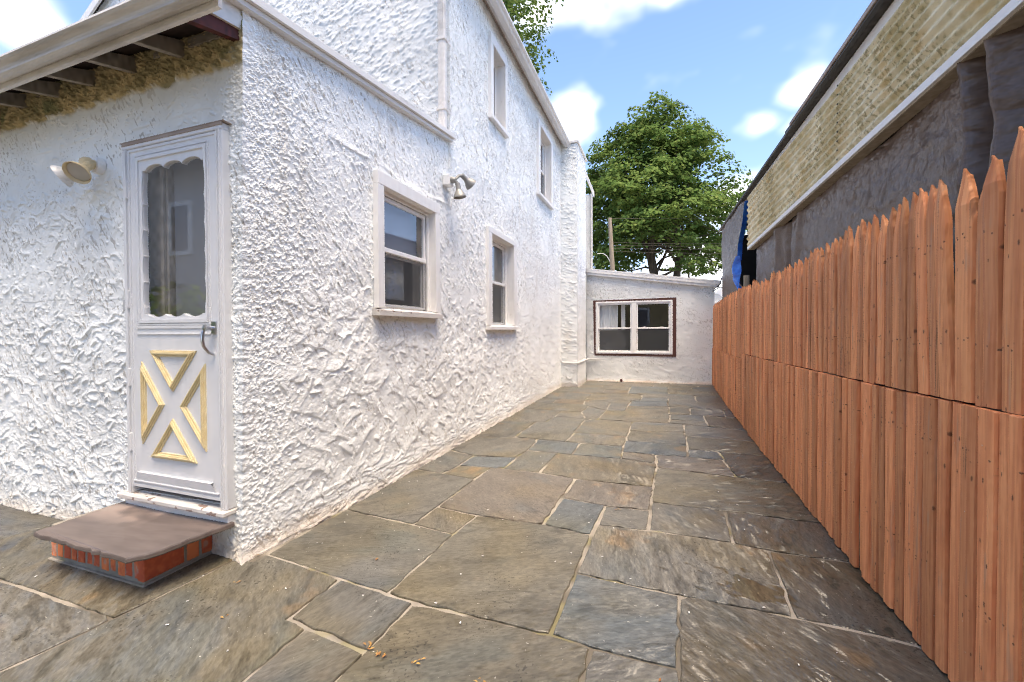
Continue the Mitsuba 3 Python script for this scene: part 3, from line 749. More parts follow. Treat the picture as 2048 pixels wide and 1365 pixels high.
def field_front():
    r = np.random.default_rng(21)
    u0, u1, v0, v1 = -5.4, -2.16, -.02, 3.06
    sh = (int((v1 - v0) / RES) + 1, int((u1 - u0) / RES) + 1); H = np.zeros(sh)
    any_ = lambda lo, hi: (lambda r: (r.uniform(u0, u1), r.uniform(lo, hi)))
    stamp_field(H, u0, v0, 420, any_(1.95, 2.78), (.025, .10), (.003, .007), (.003, .008), lambda r, u, v: r.uniform(-1.1, 1.1), .9, r, plate=2.0, sharp=.25)
    stamp_field(H, u0, v0, 420, any_(1.2, 2.3), (.06, .15), (.004, .008), (.006, .012), lambda r, u, v: r.normal(-.75, .9), 1.3, r, plate=3.0, sharp=.2)
    stamp_field(H, u0, v0, 900, any_(1.2, 2.3), (.02, .06), (.0025, .005), (.005, .011), lambda r, u, v: r.uniform(-1.6, 1.6), .9, r, plate=1.5, sharp=.35)
    stamp_field(H, u0, v0, 650, any_(0, 1.42), (.05, .17), (.004, .009), (.006, .014), lambda r, u, v: r.normal(-.15 + .6 * math.sin(u * 4 + v * 3), .5), .9, r, plate=3.2, sharp=.13)
    stamp_field(H, u0, v0, 1400, any_(0, 1.42), (.018, .07), (.0025, .005), (.005, .012), lambda r, u, v: r.normal(-.2 + .6 * math.sin(u * 5 + v * 2), .7), .8, r, plate=1.5, sharp=.32)
    stamp_field(H, u0, v0, 1100, any_(0, .75), (.04, .16), (.0025, .005), (.004, .008), lambda r, u, v: r.normal(-.55 + .3 * math.sin(u * 3), .25), .3, r, plate=1.4, sharp=.4)
    pits(H, 2600, r)
    # coarse edge of the corner, rough unpainted band under the eaves
    stamp_field(H, u0, v0, 2000, lambda r: (u1 - abs(r.normal(0, .07)), r.uniform(0, 2.9)), (.012, .04), (.003, .007), (.004, .011), lambda r, u, v: r.uniform(-1.2, 1.2), .5, r, plate=1.8)
    stamp_field(H, u0, v0, 3600, any_(2.79, 3.06), (.012, .045), (.005, .011), (.006, .022), lambda r, u, v: r.uniform(-1.0, 1.0), .8, r, plate=1.5, sharp=.5)
    for z, s, a in ((2.575, .004, .006), (1.515, .004, .005), (.965, .003, .004)):     # ledges along the lath courses
        k = np.arange(sh[0])[:, None] * RES + v0 - z - .018 * (ndimage.gaussian_filter1d(r.standard_normal(sh[1]), 22) * 5)[None, :]
        on = np.clip(ndimage.gaussian_filter1d(r.standard_normal(sh[1]), 14) * 4 + .6, 0, 1)[None, :]
        H = np.maximum(H, a * on * np.where(k > 0, np.exp(-(k / .02) ** 2), np.exp(-(k / s) ** 2)))
    H += smooth_noise(sh, 1.2, r, .0006) + smooth_noise(sh, 5, r, .0006) + smooth_noise(sh, 30, r, .003)
    return H, u0, v0


def field_side():
    r = np.random.default_rng(33)
    u0, u1, v0, v1 = 1.70, 9.66, -.02, 5.70
    sh = (int((v1 - v0) / RES) + 1, int((u1 - u0) / RES) + 1); H = np.zeros(sh)
    top = lambda u: 3.2 + .12 * (u - 1.7) if u < 4.15 else 5.65
    def upper(r):
        while True:
            u, v = r.uniform(1.7, 9.6), r.uniform(1.2, 5.6)
            if v < top(u) and v > 1.55 + .25 * math.sin(u * 1.7) - (.4 if u > 5 else 0): return u, v
    # spatter dash: short strokes, falling to the right
    stamp_field(H, u0, v0, 13000, upper, (.014, .05), (.0025, .005), (.005, .013), lambda r, u, v: r.normal(-1.0, .22), .4, r, plate=1.3, sharp=.35, grow=.11)
    stamp_field(H, u0, v0, 2600, upper, (.05, .12), (.0035, .0065), (.006, .014), lambda r, u, v: r.normal(-1.0, .25), .4, r, plate=1.4, sharp=.3, grow=.08)
    # trowelled plates with proud edges, lower down
    low = lambda lo, hi, a=2.0, b=9.0: (lambda r: (a + (b - a) * r.random() ** 1.2, r.uniform(lo, hi)))
    stamp_field(H, u0, v0, 520, low(0, 1.6), (.12, .34), (.010, .020), (.006, .013), lambda r, u, v: r.normal(.5 * math.sin(u * 2 + v * 2.4), 1.0), 1.3, r, plate=4.5, sharp=.10)
    stamp_field(H, u0, v0, 800, low(0, 1.7), (.05, .15), (.004, .009), (.006, .013), lambda r, u, v: r.normal(.5 * math.sin(u * 2 + v * 2.4), .9), 1.3, r, plate=3.4, sharp=.12)
    stamp_field(H, u0, v0, 1500, low(.0, 1.9), (.012, .05), (.0025, .005), (.005, .013), lambda r, u, v: r.uniform(-1.6, 1.6), 1.0, r, plate=1.4, sharp=.35)
    stamp_field(H, u0, v0, 600, low(.05, 1.5, 4.2, 9.6), (.08, .22), (.004, .008), (.006, .012), lambda r, u, v: r.normal(.95, .45), .6, r, sharp=.2)
    stamp_field(H, u0, v0, 800, low(0, .20), (.08, .30), (.005, .012), (.004, .012), lambda r, u, v: r.normal(0, .12), .3, r)
    # coarse corner strip
    stamp_field(H, u0, v0, 4200, lambda r: (1.7 + abs(r.normal(0, .24)), r.uniform(.05, 3.1)), (.012, .042), (.0025, .006), (.005, .012), lambda r, u, v: r.normal(-.3, .7), .6, r, plate=1.4, sharp=.4)
    pits(H, 9000, r)
    # ledge of the old lath line that runs to the lamp
    k = np.arange(sh[0])[:, None] * RES + v0 - 2.64 - .02 * (ndimage.gaussian_filter1d(r.standard_normal(sh[1]), 25) * 6)[None, :]
    uu = np.arange(sh[1])[None, :] * RES + u0
    on = np.clip(ndimage.gaussian_filter1d(r.standard_normal(sh[1]), 12) * 4 + .8, 0, 1)[None, :] * (uu < 4.1)
    H = np.maximum(H, .010 * on * np.where(k > 0, np.exp(-(k / .03) ** 2), np.exp(-(k / .005) ** 2)))
    # smoother strip before the chimney breast
    sm = np.clip((uu - 6.7) / .5, 0, 1) * np.clip((2.6 - (np.arange(sh[0])[:, None] * RES)) / 1.0, 0, 1)
    Hs = ndimage.gaussian_filter(H, 2.0) * .6
    H = H * (1 - .75 * sm) + Hs * .75 * sm
    # smooth plaster worked up around the windows
    H += smooth_noise(sh, 1.2, r, .0007) + smooth_noise(sh, 5, r, .0006) + smooth_noise(sh, 36, r, .004)
    return H, u0, v0


def field_rows(u0, u1, v0, v1, seed, n, ang, L=(.04, .11), A=(.004, .010), curve=.6, base=.001):
    r = np.random.default_rng(seed)
    sh = (int((v1 - v0) / RES) + 1, int((u1 - u0) / RES) + 1); H = np.zeros(sh)
    stamp_field(H, u0, v0, n, lambda r: (r.uniform(u0, u1), r.uniform(v0, v1)), L, (.006, .013), A, lambda r, u, v: r.normal(ang, .3), curve, r, plate=2.0, sharp=.45)
    H += smooth_noise(sh, 1.2, r, .0006) + smooth_noise(sh, 6, r, base) + smooth_noise(sh, 36, r, .003)
    return H, u0, v0


def sheet(us, vs, field, keep, place):
    """a wall as a displaced grid; keep(u, v) tells which quads stand; place(u, v, h) gives points"""
    H, a, b = field
    U, V = np.meshgrid(us, vs)
    h = ndimage.map_coordinates(H, [(V - b) / RES, (U - a) / RES], order=1, mode='nearest')
    pts = place(U, V, h).reshape(-1, 3)
    n = len(us); i, j = np.meshgrid(np.arange(len(vs) - 1), np.arange(n - 1), indexing='ij')
    k = i * n + j
    uc = (us[:-1] + us[1:])[None, :] / 2 + 0 * vs[:-1, None]; vc = (vs[:-1] + vs[1:])[:, None] / 2 + 0 * us[None, :-1]
    ok = keep(uc, vc)
    q = np.stack([k, k + 1, k + 1 + n, k + n], -1)[ok]
    used = np.unique(q); re = np.full(len(pts), -1); re[used] = np.arange(len(used))
    return tm(pts[used], re[q])


def spaced(a, b, d0, grow):
    out = [a]
    while out[-1] < b: out.append(out[-1] + d0 + grow * (out[-1] - a))
    o = np.array(out); return a + (o - a) * (b - a) / (o[-1] - a)


CN = np.random.default_rng(8)
_cz = ndimage.gaussian_filter1d(CN.standard_normal(900), 2.0) * .010 + ndimage.gaussian_filter1d(CN.standard_normal(900), 12) * .018 + .012


def corner_c(z): return np.interp(z, np.linspace(-.05, 3.3, 900), _cz) + .018 * np.exp(-np.clip(z, 0, 9) / .05)


def lean(z): return np.clip((2.9 - z) / 2.9, 0, 1)


def place_front(U, V, h):
    d = -2.167 - U; w = np.exp(-d / .022); c = corner_c(V); t = lean(V)
    h = h * (1 - w) + c * w + .014 * np.exp(-np.clip(V, 0, 9) / .03)
    X = U + (c + .014 * np.exp(-np.clip(V, 0, 9) / .03)) * w - .07 * t * np.exp(-d / .3)
    Y = 1.73 - h + .012 * t * np.exp(-d / .9)
    return np.stack([X, Y, V], -1)


def place_side(U, V, h):
    d = U - 1.73; w = np.exp(-d / .022); c = corner_c(V); t = lean(V)
    fl = .014 * np.exp(-np.clip(V, 0, 9) / .03)
    h = h * (1 - w) + c * w + fl * (1 - w) + fl * w
    X = -2.167 + h - .07 * t * np.exp(-d / .6)
    Y = U - (c + fl) * w + .012 * t * np.exp(-d / .3)
    return np.stack([X, Y, V], -1)


# openings: (u0, u1, v0, v1) of the outer casings
DOOR_O = (-3.115, -2.30, .285, 2.45)
W1 = (2.835, 3.840, 1.475, 2.585)
W2 = (5.145, 6.297, 1.365, 2.68)
U1 = (5.262, 5.905, 4.19, 5.28)
U2 = (7.595, 8.700, 3.885, 5.235)


def inside(u, v, o, m=.015): return (u > o[0] + m) & (u < o[1] - m) & (v > o[2] + m) & (v < o[3] - m)


HOUSE = thing('house', 'two storey white rough stucco house with a low lean-to porch, left of the passage', 'house')

RAKE = lambda y: 3.085 + .1187 * (y - 1.753)
us = -2.167 - spaced(0, 3.18, .0052, .0013)[::-1]
m = sheet(us, np.arange(-.015, 3.04, .006), field_front(), lambda u, v: ~inside(u - .0, v, DOOR_O, .02), place_front)
put(HOUSE, 'wall', m, 'stucco_front', smooth=False, label='door wall of rough white stucco, stained brown under the eaves')

us = spaced(1.73, 9.62, .0052, .0014)
keep = lambda u, v: (v < np.where(u < 4.12, RAKE(u) + .03, 5.62)) & ~(inside(u, v, W1) | inside(u, v, W2) | inside(u, v, U1) | inside(u, v, U2))
m = sheet(us, np.arange(-.015, 5.66, .0078), field_side(), keep, place_side)
put(HOUSE, 'wall', m, 'stucco_side', smooth=False, label='long side wall of rough white stucco with four windows')


def place_up(U, V, h): return np.stack([U, 4.12 - h, V], -1)


GX, GZ, GS = -5.67, 7.85, .63      # ridge of the main gable


def gable_top(u): return GZ - GS * np.abs(u - GX)


m = sheet(np.arange(-8.9, -2.13, .014), np.arange(3.05, 7.9, .014), field_rows(-8.95, -2.1, 3.0, 7.95, 44, 9000, .25), lambda u, v: v < np.minimum(gable_top(u), 99), place_up)
put(HOUSE, 'wall', m, 'stucco_side', smooth=True, label='upper gable wall of wavy white stucco above the lean-to roof')

# chimney breast: front and side, one part
fr = field_rows(-2.3, -1.7, -.05, 5.7, 51, 420, -.35, L=(.07, .18), A=(.006, .013), curve=1.4)
sd = field_rows(9.5, 10.8, -.05, 5.7, 52, 2600, -.9, L=(.02, .07), A=(.003, .009))
CHX = -1.775
zz = np.arange(-.015, 5.56, .0105)
ca = sheet(np.arange(-2.2, CHX + .001, .0105), zz, fr, lambda u, v: v < 9, lambda U, V, h: np.stack([U, 9.6 - h * np.clip((CHX - U) / .03, 0, 1), V], -1))
cb = sheet(np.append(np.arange(9.6, 10.72, .015), 10.74), zz, sd, lambda u, v: v < 9, lambda U, V, h: np.stack([CHX + h * np.clip((U - 9.6) / .03, 0, 1), U, V], -1))
chase = put(HOUSE, 'chimney_breast', cat([ca, cb, bx(-2.2, CHX - .01, 9.63, 10.7, 5.52, 5.555, 0)]), 'stucco_side', smooth=40)
put(chase, 'cap', cat([bx(-2.2, CHX + .035, 9.565, 10.78, 5.56, 5.615, .006)]), 'eave_metal')

# closed shell of the house behind the stucco (inner side, seen only through the panes)
put(HOUSE, 'inner_shell', cat([bx(-8.5, -8.4, 4.2, 10.9, 0, 5.4, 0), bx(-8.5, -2.2, 10.8, 10.9, 0, 5.4, 0)]), 'interior_mid')

# ------------------------------------------------------------------ lean-to roof, eaves, gutter
LRX = -8.9


def slope_slab(x0, x1, ya, za, yb, zb, th):
    return tm([[x0, ya, za], [x1, ya, za], [x1, yb, zb], [x0, yb, zb], [x0, ya, za + th], [x1, ya, za + th], [x1, yb, zb + th], [x0, yb, zb + th]],
              [[0, 3, 2, 1], [4, 5, 6, 7], [0, 1, 5, 4], [1, 2, 6, 5], [2, 3, 7, 6], [3, 0, 4, 7]])


roof1 = put(HOUSE, 'roof', cat([slope_slab(LRX, -2.19, 1.46, 2.905, 1.75, 3.035, .04), slope_slab(LRX, -2.19, 1.75, 3.035, 4.11, 3.31, .04)]), 'roof_shingle', label='low shingle roof of the lean-to')
put(roof1, 'rake_trim', cat([slope_slab(-2.185, -2.118, 1.40, RAKE(1.40) - .022, 4.15, RAKE(4.15) - .022, .030),
                             slope_slab(-2.150, -2.092, 1.40, RAKE(1.40) + .010, 4.17, RAKE(4.17) + .010, .040),
                             slope_slab(-2.192, -2.168, 1.42, RAKE(1.42) - .135, 1.73, RAKE(1.73) - .125, .125),
                             slope_slab(-2.25, -2.098, 1.40, RAKE(1.40) + .051, 4.15, RAKE(4.15) + .051, .008)]), 'eave_metal')
put(HOUSE, 'fascia', profile_x([(1.455, 2.812), (1.475, 2.812), (1.475, 2.935), (1.455, 2.935)], LRX, -1.98, .016, -3.9), 'eave_metal')
GP = [(1.350, 2.896), (1.346, 2.880), (1.356, 2.870), (1.366, 2.867), (1.378, 2.858), (1.384, 2.846), (1.386, 2.834), (1.396, 2.826), (1.412, 2.824), (1.4535, 2.846), (1.4535, 2.90), (1.449, 2.90), (1.449, 2.850), (1.412, 2.830), (1.400, 2.832), (1.392, 2.838), (1.390, 2.849), (1.384, 2.862), (1.370, 2.873), (1.360, 2.876), (1.352, 2.882), (1.356, 2.896)]
put(HOUSE, 'gutter', profile_x(GP, LRX, -1.93, .016, -3.9), 'old_gutter', label='weathered aluminium gutter over the porch door')
# underside of the eaves: dark boarding above, rafters, stubs of pale blocking
put(HOUSE, 'roof_boarding', slope_slab(LRX, -2.19, 1.475, 2.90, 1.76, 3.028, .006), 'rafter_dark')
RX = [-2.205, -2.636, -3.069, -3.481, -3.868, -4.274, -4.68, -5.09]
for i, x in enumerate(RX):
    a, b = (1.475, 2.835), (1.78, 2.915)
    mm = tm([[x - .02, a[0], a[1]], [x + .02, a[0], a[1]], [x + .02, b[0], b[1]], [x - .02, b[0], b[1]],
             [x - .02, a[0], 2.90], [x + .02, a[0], 2.90], [x + .02, b[0], 3.015], [x - .02, b[0], 3.015]],
            [[0, 3, 2, 1], [4, 5, 6, 7], [0, 1, 5, 4], [1, 2, 6, 5], [2, 3, 7, 6], [3, 0, 4, 7]])
    put(HOUSE, 'rafter', mm, 'rafter_pale' if i not in (0,) else 'red_wood', label='red painted end rafter' if i == 0 else None)
    if i < len(RX) - 1 and i in (0, 1, 3, 4):
        xb = RX[i + 1]
        put(HOUSE, 'blocking_board', bx(x - .05 - (.33 if i == 0 else .2), x - .03, 1.715, 1.735, 2.945, 3.0, .002), 'rafter_pale')

# ------------------------------------------------------------------ main roof eave along the side wall
ev = put(HOUSE, 'eave', cat([
    profile_y([(-2.16, 5.575), (-2.03, 5.545), (-2.03, 5.56), (-2.16, 5.59)], 3.6, 9.57)]), 'eave_metal', label='white boxed eave of the main roof')
put(ev, 'gutter', profile_y([(-2.032, 5.475), (-1.975, 5.468), (-1.962, 5.478), (-1.955, 5.50), (-1.935, 5.512), (-1.922, 5.53), (-1.922, 5.556), (-1.93, 5.556), (-1.93, 5.535), (-1.942, 5.52), (-1.96, 5.508), (-1.97, 5.482), (-2.024, 5.484), (-2.024, 5.56), (-2.032, 5.56)], 3.6, 9.56), 'eave_metal')
put(ev, 'fascia', profile_y([(-2.05, 5.49), (-2.034, 5.488), (-2.034, 5.62), (-2.05, 5.62)], 3.6, 9.56), 'white_trim')
put(ev, 'stained_joint', profile_y([(-2.15, 5.555), (-2.125, 5.563), (-2.125, 5.572), (-2.15, 5.576)], 4.1, 9.57), 'brown_flashing', label='rusty brown joint where eave meets stucco')


def roof_plane(x0, z0, x1, z1, y0, y1, th=.06):
    return tm([[x0, y0, z0], [x1, y0, z1], [x1, y1, z1], [x0, y1, z0], [x0, y0, z0 + th], [x1, y0, z1 + th], [x1, y1, z1 + th], [x0, y1, z0 + th]],
              [[0, 3, 2, 1], [4, 5, 6, 7], [0, 1, 5, 4], [1, 2, 6, 5], [2, 3, 7, 6], [3, 0, 4, 7]])


mr = put(HOUSE, 'roof', cat([roof_plane(-1.95, 5.56, GX, GZ + .03, 4.05, 10.9), roof_plane(GX, GZ + .03, -8.95, gable_top(-8.95) + .03, 4.05, 10.9)]), 'roof_shingle', label='dark shingle gable roof of the main house')
put(mr, 'rake_board', cat([roof_plane(-1.98, 5.42, GX, GZ - .11, 4.02, 4.049, .135), roof_plane(GX, GZ - .11, -8.95, gable_top(-8.95) - .11, 4.02, 4.049, .135)]), 'white_trim')

# downspout at the inner corner, with its two straps
ds = []
for (x0, x1, y0, y1) in ((-2.222, -2.135, 3.99, 4.05),):
    ds.append(bx(x0, x1, y0, y1, 3.40, 5.50, .012))
    ds.append(bx(x0 + .03, x0 + .036, y0 - .004, y0 + .01, 3.42, 5.5, 0)); ds.append(bx(x0 + .055, x0 + .061, y0 - .004, y0 + .01, 3.42, 5.5, 0))
dsp = put(HOUSE, 'downspout', cat(ds), 'eave_metal')
for z in (4.37, 3.64):
    put(dsp, 'strap', cat([bx(-2.232, -2.125, 3.982, 4.06, z - .012, z + .012, .003), bx(-2.135, -2.128, 4.05, 4.13, z - .014, z + .012, .002)]), 'eave_metal')

# ------------------------------------------------------------------ windows
def window(parent, F, o, cw, head, rec, right_shade=0.0, mid=.5, sash='vinyl', blind=None, tone='white_trim', dark='interior_dark', screen=True, sill_bsdf='peeling_sill', sillh=.05):
    u0, u1, v0, v1 = o
    k = holder(parent, 'window')
    a0, a1, b0, b1 = u0 + cw, u1 - cw, v0 + .02, v1 - head
    put(k, 'casing', cat([F.box(u0, a0, v0 + .01, b1, -.03, .022), F.box(a1, u1, v0 + .01, b1, -.03, .022), F.box(u0, u1, b1, v1, -.03, .024)]), tone)
    put(k, 'jamb', cat([F.box(a0 - .012, a0, b0, b1, -rec - .03, -.028, .001), F.box(a1, a1 + .012, b0, b1, -rec - .03, -.028, .001), F.box(a0 - .012, a1 + .012, b1, b1 + .012, -rec - .03, -.028, .001),
                        F.box(a1 - .03, a1 - .001, b0, b1 - .001, -rec + .012, -rec + .03, .002), F.box(a0 + .001, a0 + .03, b0, b1 - .001, -rec + .012, -rec + .03, .002), F.box(a0, a1, b1 - .03, b1 - .001, -rec + .014, -rec + .032, .002)]), tone)
    sl = F(tm([[u0 - .01, v0 - sillh, .042], [u1 + .01, v0 - sillh, .042], [u1 + .01, v0 - .008, .042], [u0 - .01, v0 - .008, .042],
               [u0 - .015, v0 - sillh, -.03], [u1 + .015, v0 - sillh, -.03], [u1 + .015, v0 + .008, -.03], [u0 - .015, v0 + .008, -.03],
               [a0, v0 + .024, -rec - .03], [a1, v0 + .024, -rec - .03], [a0, v0 + .005, -.03], [a1, v0 + .005, -.03]],
              [[0, 1, 2, 3], [3, 2, 6, 7], [0, 4, 5, 1], [0, 3, 7, 4], [1, 5, 6, 2], [10, 11, 9, 8]]))
    put(k, 'sill', sl, sill_bsdf)
    s = .036; m = b0 + (b1 - b0) * mid; c0, c1, d0, d1 = a0 + .002, a1 - .03, b0 + .004, b1 - .03
    n = -rec
    put(k, 'sash', cat([F.box(c0, c0 + s, m - .02, d1, n - .02, n + .008), F.box(c1 - s, c1, m - .02, d1, n - .02, n + .008), F.box(c0, c1, d1 - s, d1, n - .019, n + .009), F.box(c0, c1, m - .012, m + .026, n - .021, n + .012)]), sash)
    put(k, 'sash', cat([F.box(c0, c0 + s, d0, m - .012, n - .045, n - .02), F.box(c1 - s, c1, d0, m - .012, n - .045, n - .02), F.box(c0, c1, d0, d0 + s, n - .044, n - .019), F.box(c0, c1, m - .036, m - .013, n - .046, n - .018)]), sash)
    put(k, 'pane', F.rect(c0 + s, c1 - s, m + .02, d1 - s, n - .006), 'glass')
    put(k, 'pane', F.rect(c0 + s, c1 - s, d0 + s, m - .02, n - .032), 'glass')
    if screen:
        f = .018
        put(k, 'screen_frame', cat([F.box(c0 + .01, c0 + .01 + f, d0 + .01, m - .012, n - .012, n - .001, .001), F.box(c1 - .01 - f, c1 - .01, d0 + .01, m - .012, n - .012, n - .001, .001), F.box(c0 + .01, c1 - .01, d0 + .01, d0 + .01 + f, n - .011, n, .001)]), 'grey_vinyl')
        put(k, 'screen', F.rect(c0 + .02, c1 - .02, d0 + .02, m - .015, n - .008), 'screen_mesh')
    # the room behind
    D = .75
    q = [[c0 - .1, d0 - .1], [c1 + .1, d0 - .1], [c1 + .1, d1 + .1], [c0 - .1, d1 + .1]]
    V = [[x, y, n - .06] for x, y in q] + [[x, y, n - D] for x, y in q]
    put(k, 'room_lining', F(tm(V, [[0, 4, 5, 1], [1, 5, 6, 2], [2, 6, 7, 3], [3, 7, 4, 0], [4, 7, 6, 5]])), dark)
    if blind: blind(k, F, c0, c1, d0, d1, m, n)
    return k


def pleats(F, x0, x1, z0, z1, n, amp, waves):
    us = np.linspace(x0, x1, 90); vs = np.linspace(z0, z1, 14)
    U, V = np.meshgrid(us, vs)
    N = n + amp * np.sin((U - x0) / (x1 - x0) * waves * 2 * PI + .6 * np.sin(V * 3)) * (.5 + .5 * (z1 - V) / (z1 - z0))
    i, j = np.meshgrid(np.arange(13), np.arange(89), indexing='ij'); k = i * 90 + j
    return F(tm(np.stack([U, V, N], -1).reshape(-1, 3), np.stack([k, k + 1, k + 91, k + 90], -1).reshape(-1, 4)))


def lace(k, F, c0, c1, d0, d1, m, n):
    put(k, 'curtain', pleats(F, c0 + .22, c1 - .14, d0 + .10, m + .02, n - .16, .018, 15), 'curtain', smooth=True, label='pleated pale curtain')
    put(k, 'roller_shade', F.box(c0 + .01, c1 - .01, m - .02, d1, n - .10, n - .095, .001), 'roller_shade', label='added grey blue panel imitating sky reflected in the upper pane')  # added panel, its colour stands in for sky mirrored in the glass


def lilac(k, F, c0, c1, d0, d1, m, n):
    put(k, 'curtain', pleats(F, c0 + .02, c0 + .30, m - .2, d1 - .02, n - .12, .02, 4), 'curtain_lilac', smooth=True, label='lilac curtain')


def drape(k, F, c0, c1, d0, d1, m, n):
    put(k, 'curtain', pleats(F, c0 + .02, c1 - .06, m, d1 - .02, n - .12, .02, 7), 'curtain', smooth=True)


window(HOUSE, SIDE, W1, .085, .105, .085, blind=lace)
window(HOUSE, SIDE, W2, .125, .075, .14, blind=lilac, sill_bsdf='white_trim')
window(HOUSE, SIDE, U1, .09, .13, .16, sash='maroon_wood', blind=drape, sill_bsdf='white_trim', screen=False)
window(HOUSE, SIDE, U2, .13, .085, .14, sill_bsdf='white_trim')

# ------------------------------------------------------------------ the porch door
F = FRONT
DR = holder(HOUSE, 'door')
DY = .02
HX0, HX1, HZ0, HZ1 = -2.962, -2.424, 1.405, 2.272
hole = sbox(HX0, HZ0, HX1, HZ1)
ws = (HX1 - HX0 - .06) / 3
for i in range(3):
    cxx = HX0 + .03 + ws * (i + .5)
    hole = hole.union(affinity.scale(Point(cxx, HZ1 - .004).buffer(ws / 2, 24), 1.0, .40)).union(affinity.scale(Point(cxx, HZ0 + .006).buffer(ws / 2, 24), 1.0, .30))
hs = (HZ1 - HZ0 - .08) / 5
for i in range(5):
    cz = HZ0 + .04 + hs * (i + .5)
    hole = hole.union(affinity.scale(Point(HX0 + .002, cz).buffer(hs / 2, 24), .14, 1.0)).union(affinity.scale(Point(HX1 - .002, cz).buffer(hs / 2, 24), .14, 1.0))
leaf = sbox(-3.088, .345, -2.322, 2.412).difference(hole)
put(DR, 'leaf', F.plate(leaf, -.012, DY), 'door_paint')


def ringp(x0, x1, z0, z1, w): return sbox(x0, z0, x1, z1).difference(sbox(x0 + w, z0 + w, x1 - w, z1 - w))


put(DR, 'rail', cat([F.plate(ringp(-3.087, -2.323, .346, 2.411, .014), DY, DY + .006), F.plate(ringp(-3.028, -2.392, 1.338, 2.372, .008), DY, DY + .006),
                     F.plate(ringp(-3.012, -2.408, 1.352, 2.356, .020).difference(hole), DY, DY + .009), F.box(-3.028, -2.392, 1.283, 1.290, DY - .002, DY + .007, .001),
                     F.box(-3.028, -2.392, 1.318, 1.334, DY - .002, DY + .006, .001)]), 'door_paint')
kick = []
fr_ = [(-3.075, .352), (-2.332, .352), (-2.392, .44), (-3.028, .44)]
kick.append(F(tm([[fr_[0][0], fr_[0][1], DY + .001], [fr_[1][0], fr_[1][1], DY + .001], [fr_[2][0], fr_[2][1], DY + .016], [fr_[3][0], fr_[3][1], DY + .016], [fr_[2][0], fr_[2][1], DY], [fr_[3][0], fr_[3][1], DY]],
                  [[0, 1, 2, 3], [3, 2, 4, 5]])))
kick.append(F.box(-3.07, -2.338, .380, .387, DY, DY + .012, .001))
put(DR, 'kick_rail', cat(kick), 'door_paint')
for tri in ([(-2.910, 1.188), (-2.508, 1.188), (-2.712, .946)], [(-2.990, 1.118), (-2.790, .864), (-2.990, .612)],
            [(-2.437, 1.117), (-2.649, .864), (-2.437, .613)], [(-2.716, .785), (-2.916, .540), (-2.515, .540)]):
    q = Polygon(tri); a = q.difference(q.buffer(-.036, join_style=2)); b = q.buffer(-.008, join_style=2).difference(q.buffer(-.026, join_style=2)); c = q.buffer(-.014, join_style=2).difference(q.buffer(-.020, join_style=2))
    put(DR, 'moulding', cat([F.plate(a, DY - .001, DY + .008), F.plate(b, DY + .006, DY + .016), F.plate(c, DY + .014, DY + .021)]), 'cream_wood', label='cream triangular moulding')
put(DR, 'pane', F.rect(-3.0, -2.40, 1.37, 2.33, .006), 'glass')
# inner door leaf, jamb and dark hall seen through the scalloped pane
put(DR, 'inner_door', cat([F.box(-2.90, -2.31, .3, 2.42, -.16, -.12, .002)]), 'interior_mid')
put(DR, 'inner_jamb', cat([F.box(-3.10, -2.915, .3, 2.42, -.17, -.09, .004), F.box(-2.955, -2.93, .3, 2.42, -.09, -.07, .003)]), 'rafter_pale')
V = [[-3.11, .29, -.02], [-2.305, .29, -.02], [-2.305, 2.44, -.02], [-3.11, 2.44, -.02]]
V = V + [[x, z, -.5] for x, z, _ in V]
put(DR, 'hall_lining', F(tm(V, [[0, 4, 5, 1], [1, 5, 6, 2], [2, 6, 7, 3], [3, 7, 4, 0], [4, 7, 6, 5]])), 'interior_dark')
put(DR, 'frame', cat([F.box(-3.135, -3.092, .30, 2.416, -.06, .028, .004), F.box(-2.318, -2.275, .30, 2.416, -.06, .028, .004), F.box(-3.135, -2.275, 2.416, 2.452, -.06, .030, .004),
                      F.box(-3.100, -3.094, .30, 2.416, .02, .036, .001), F.box(-2.316, -2.310, .30, 2.416, .02, .036, .001), F.box(-2.296, -2.291, .30, 2.416, .02, .036, .001)]), 'door_paint')
put(DR, 'drip_cap', cat([F.box(-3.145, -2.255, 2.454, 2.459, -.04, .036, .001), F.box(-3.13, -2.27, 2.436, 2.454, .026, .034, .001)]), 'brown_flashing', label='mottled brown drip cap')  # mottled brown strip over the door head
put(DR, 'threshold', F(cat([bx(-3.20, -2.27, .266, .298, -.08, .055, .010)])), 'peeling_sill', label='chipped white sill under the door')
put(DR, 'riser', F.box(-3.18, -2.285, .19, .262, -.06, .018, .003), 'white_trim')
for z in (2.17, 1.95, 1.62, 1.50, 1.12, 1.02, .72, .62):
    if z in (2.17, 1.50, 1.02, .62): put(DR, 'hinge', F.box(-3.098, -3.084, z - .055, z + .055, .018, .040, .003), 'door_paint')
put(DR, 'latch_box', F.box(-3.152, -3.128, 1.43, 1.50, .0, .03, .003), 'grey_vinyl')
hd = [F.box(-2.376, -2.338, 1.285, 1.355, DY + .004, DY + .012, .002), lathe([(0, .013), (.03, .013), (.032, .016), (.045, .016), (.047, .0)], F.O + np.array([-2.366, 0, 1.318]) + F.N * (DY + .012), F.N, 14)]
hp = [(-2.372, 1.312, .050), (-2.385, 1.318, .058), (-2.388, 1.29, .070), (-2.383, 1.25, .076), (-2.378, 1.215, .072), (-2.370, 1.180, .050), (-2.366, 1.168, .026)]
hd.append(F(tube([np.array(p) for p in hp], [.006, .008, .009, .009, .008, .007, .006], 8)))
put(DR, 'handle', cat(hd), 'chrome', smooth=40, label='chrome lever handle')

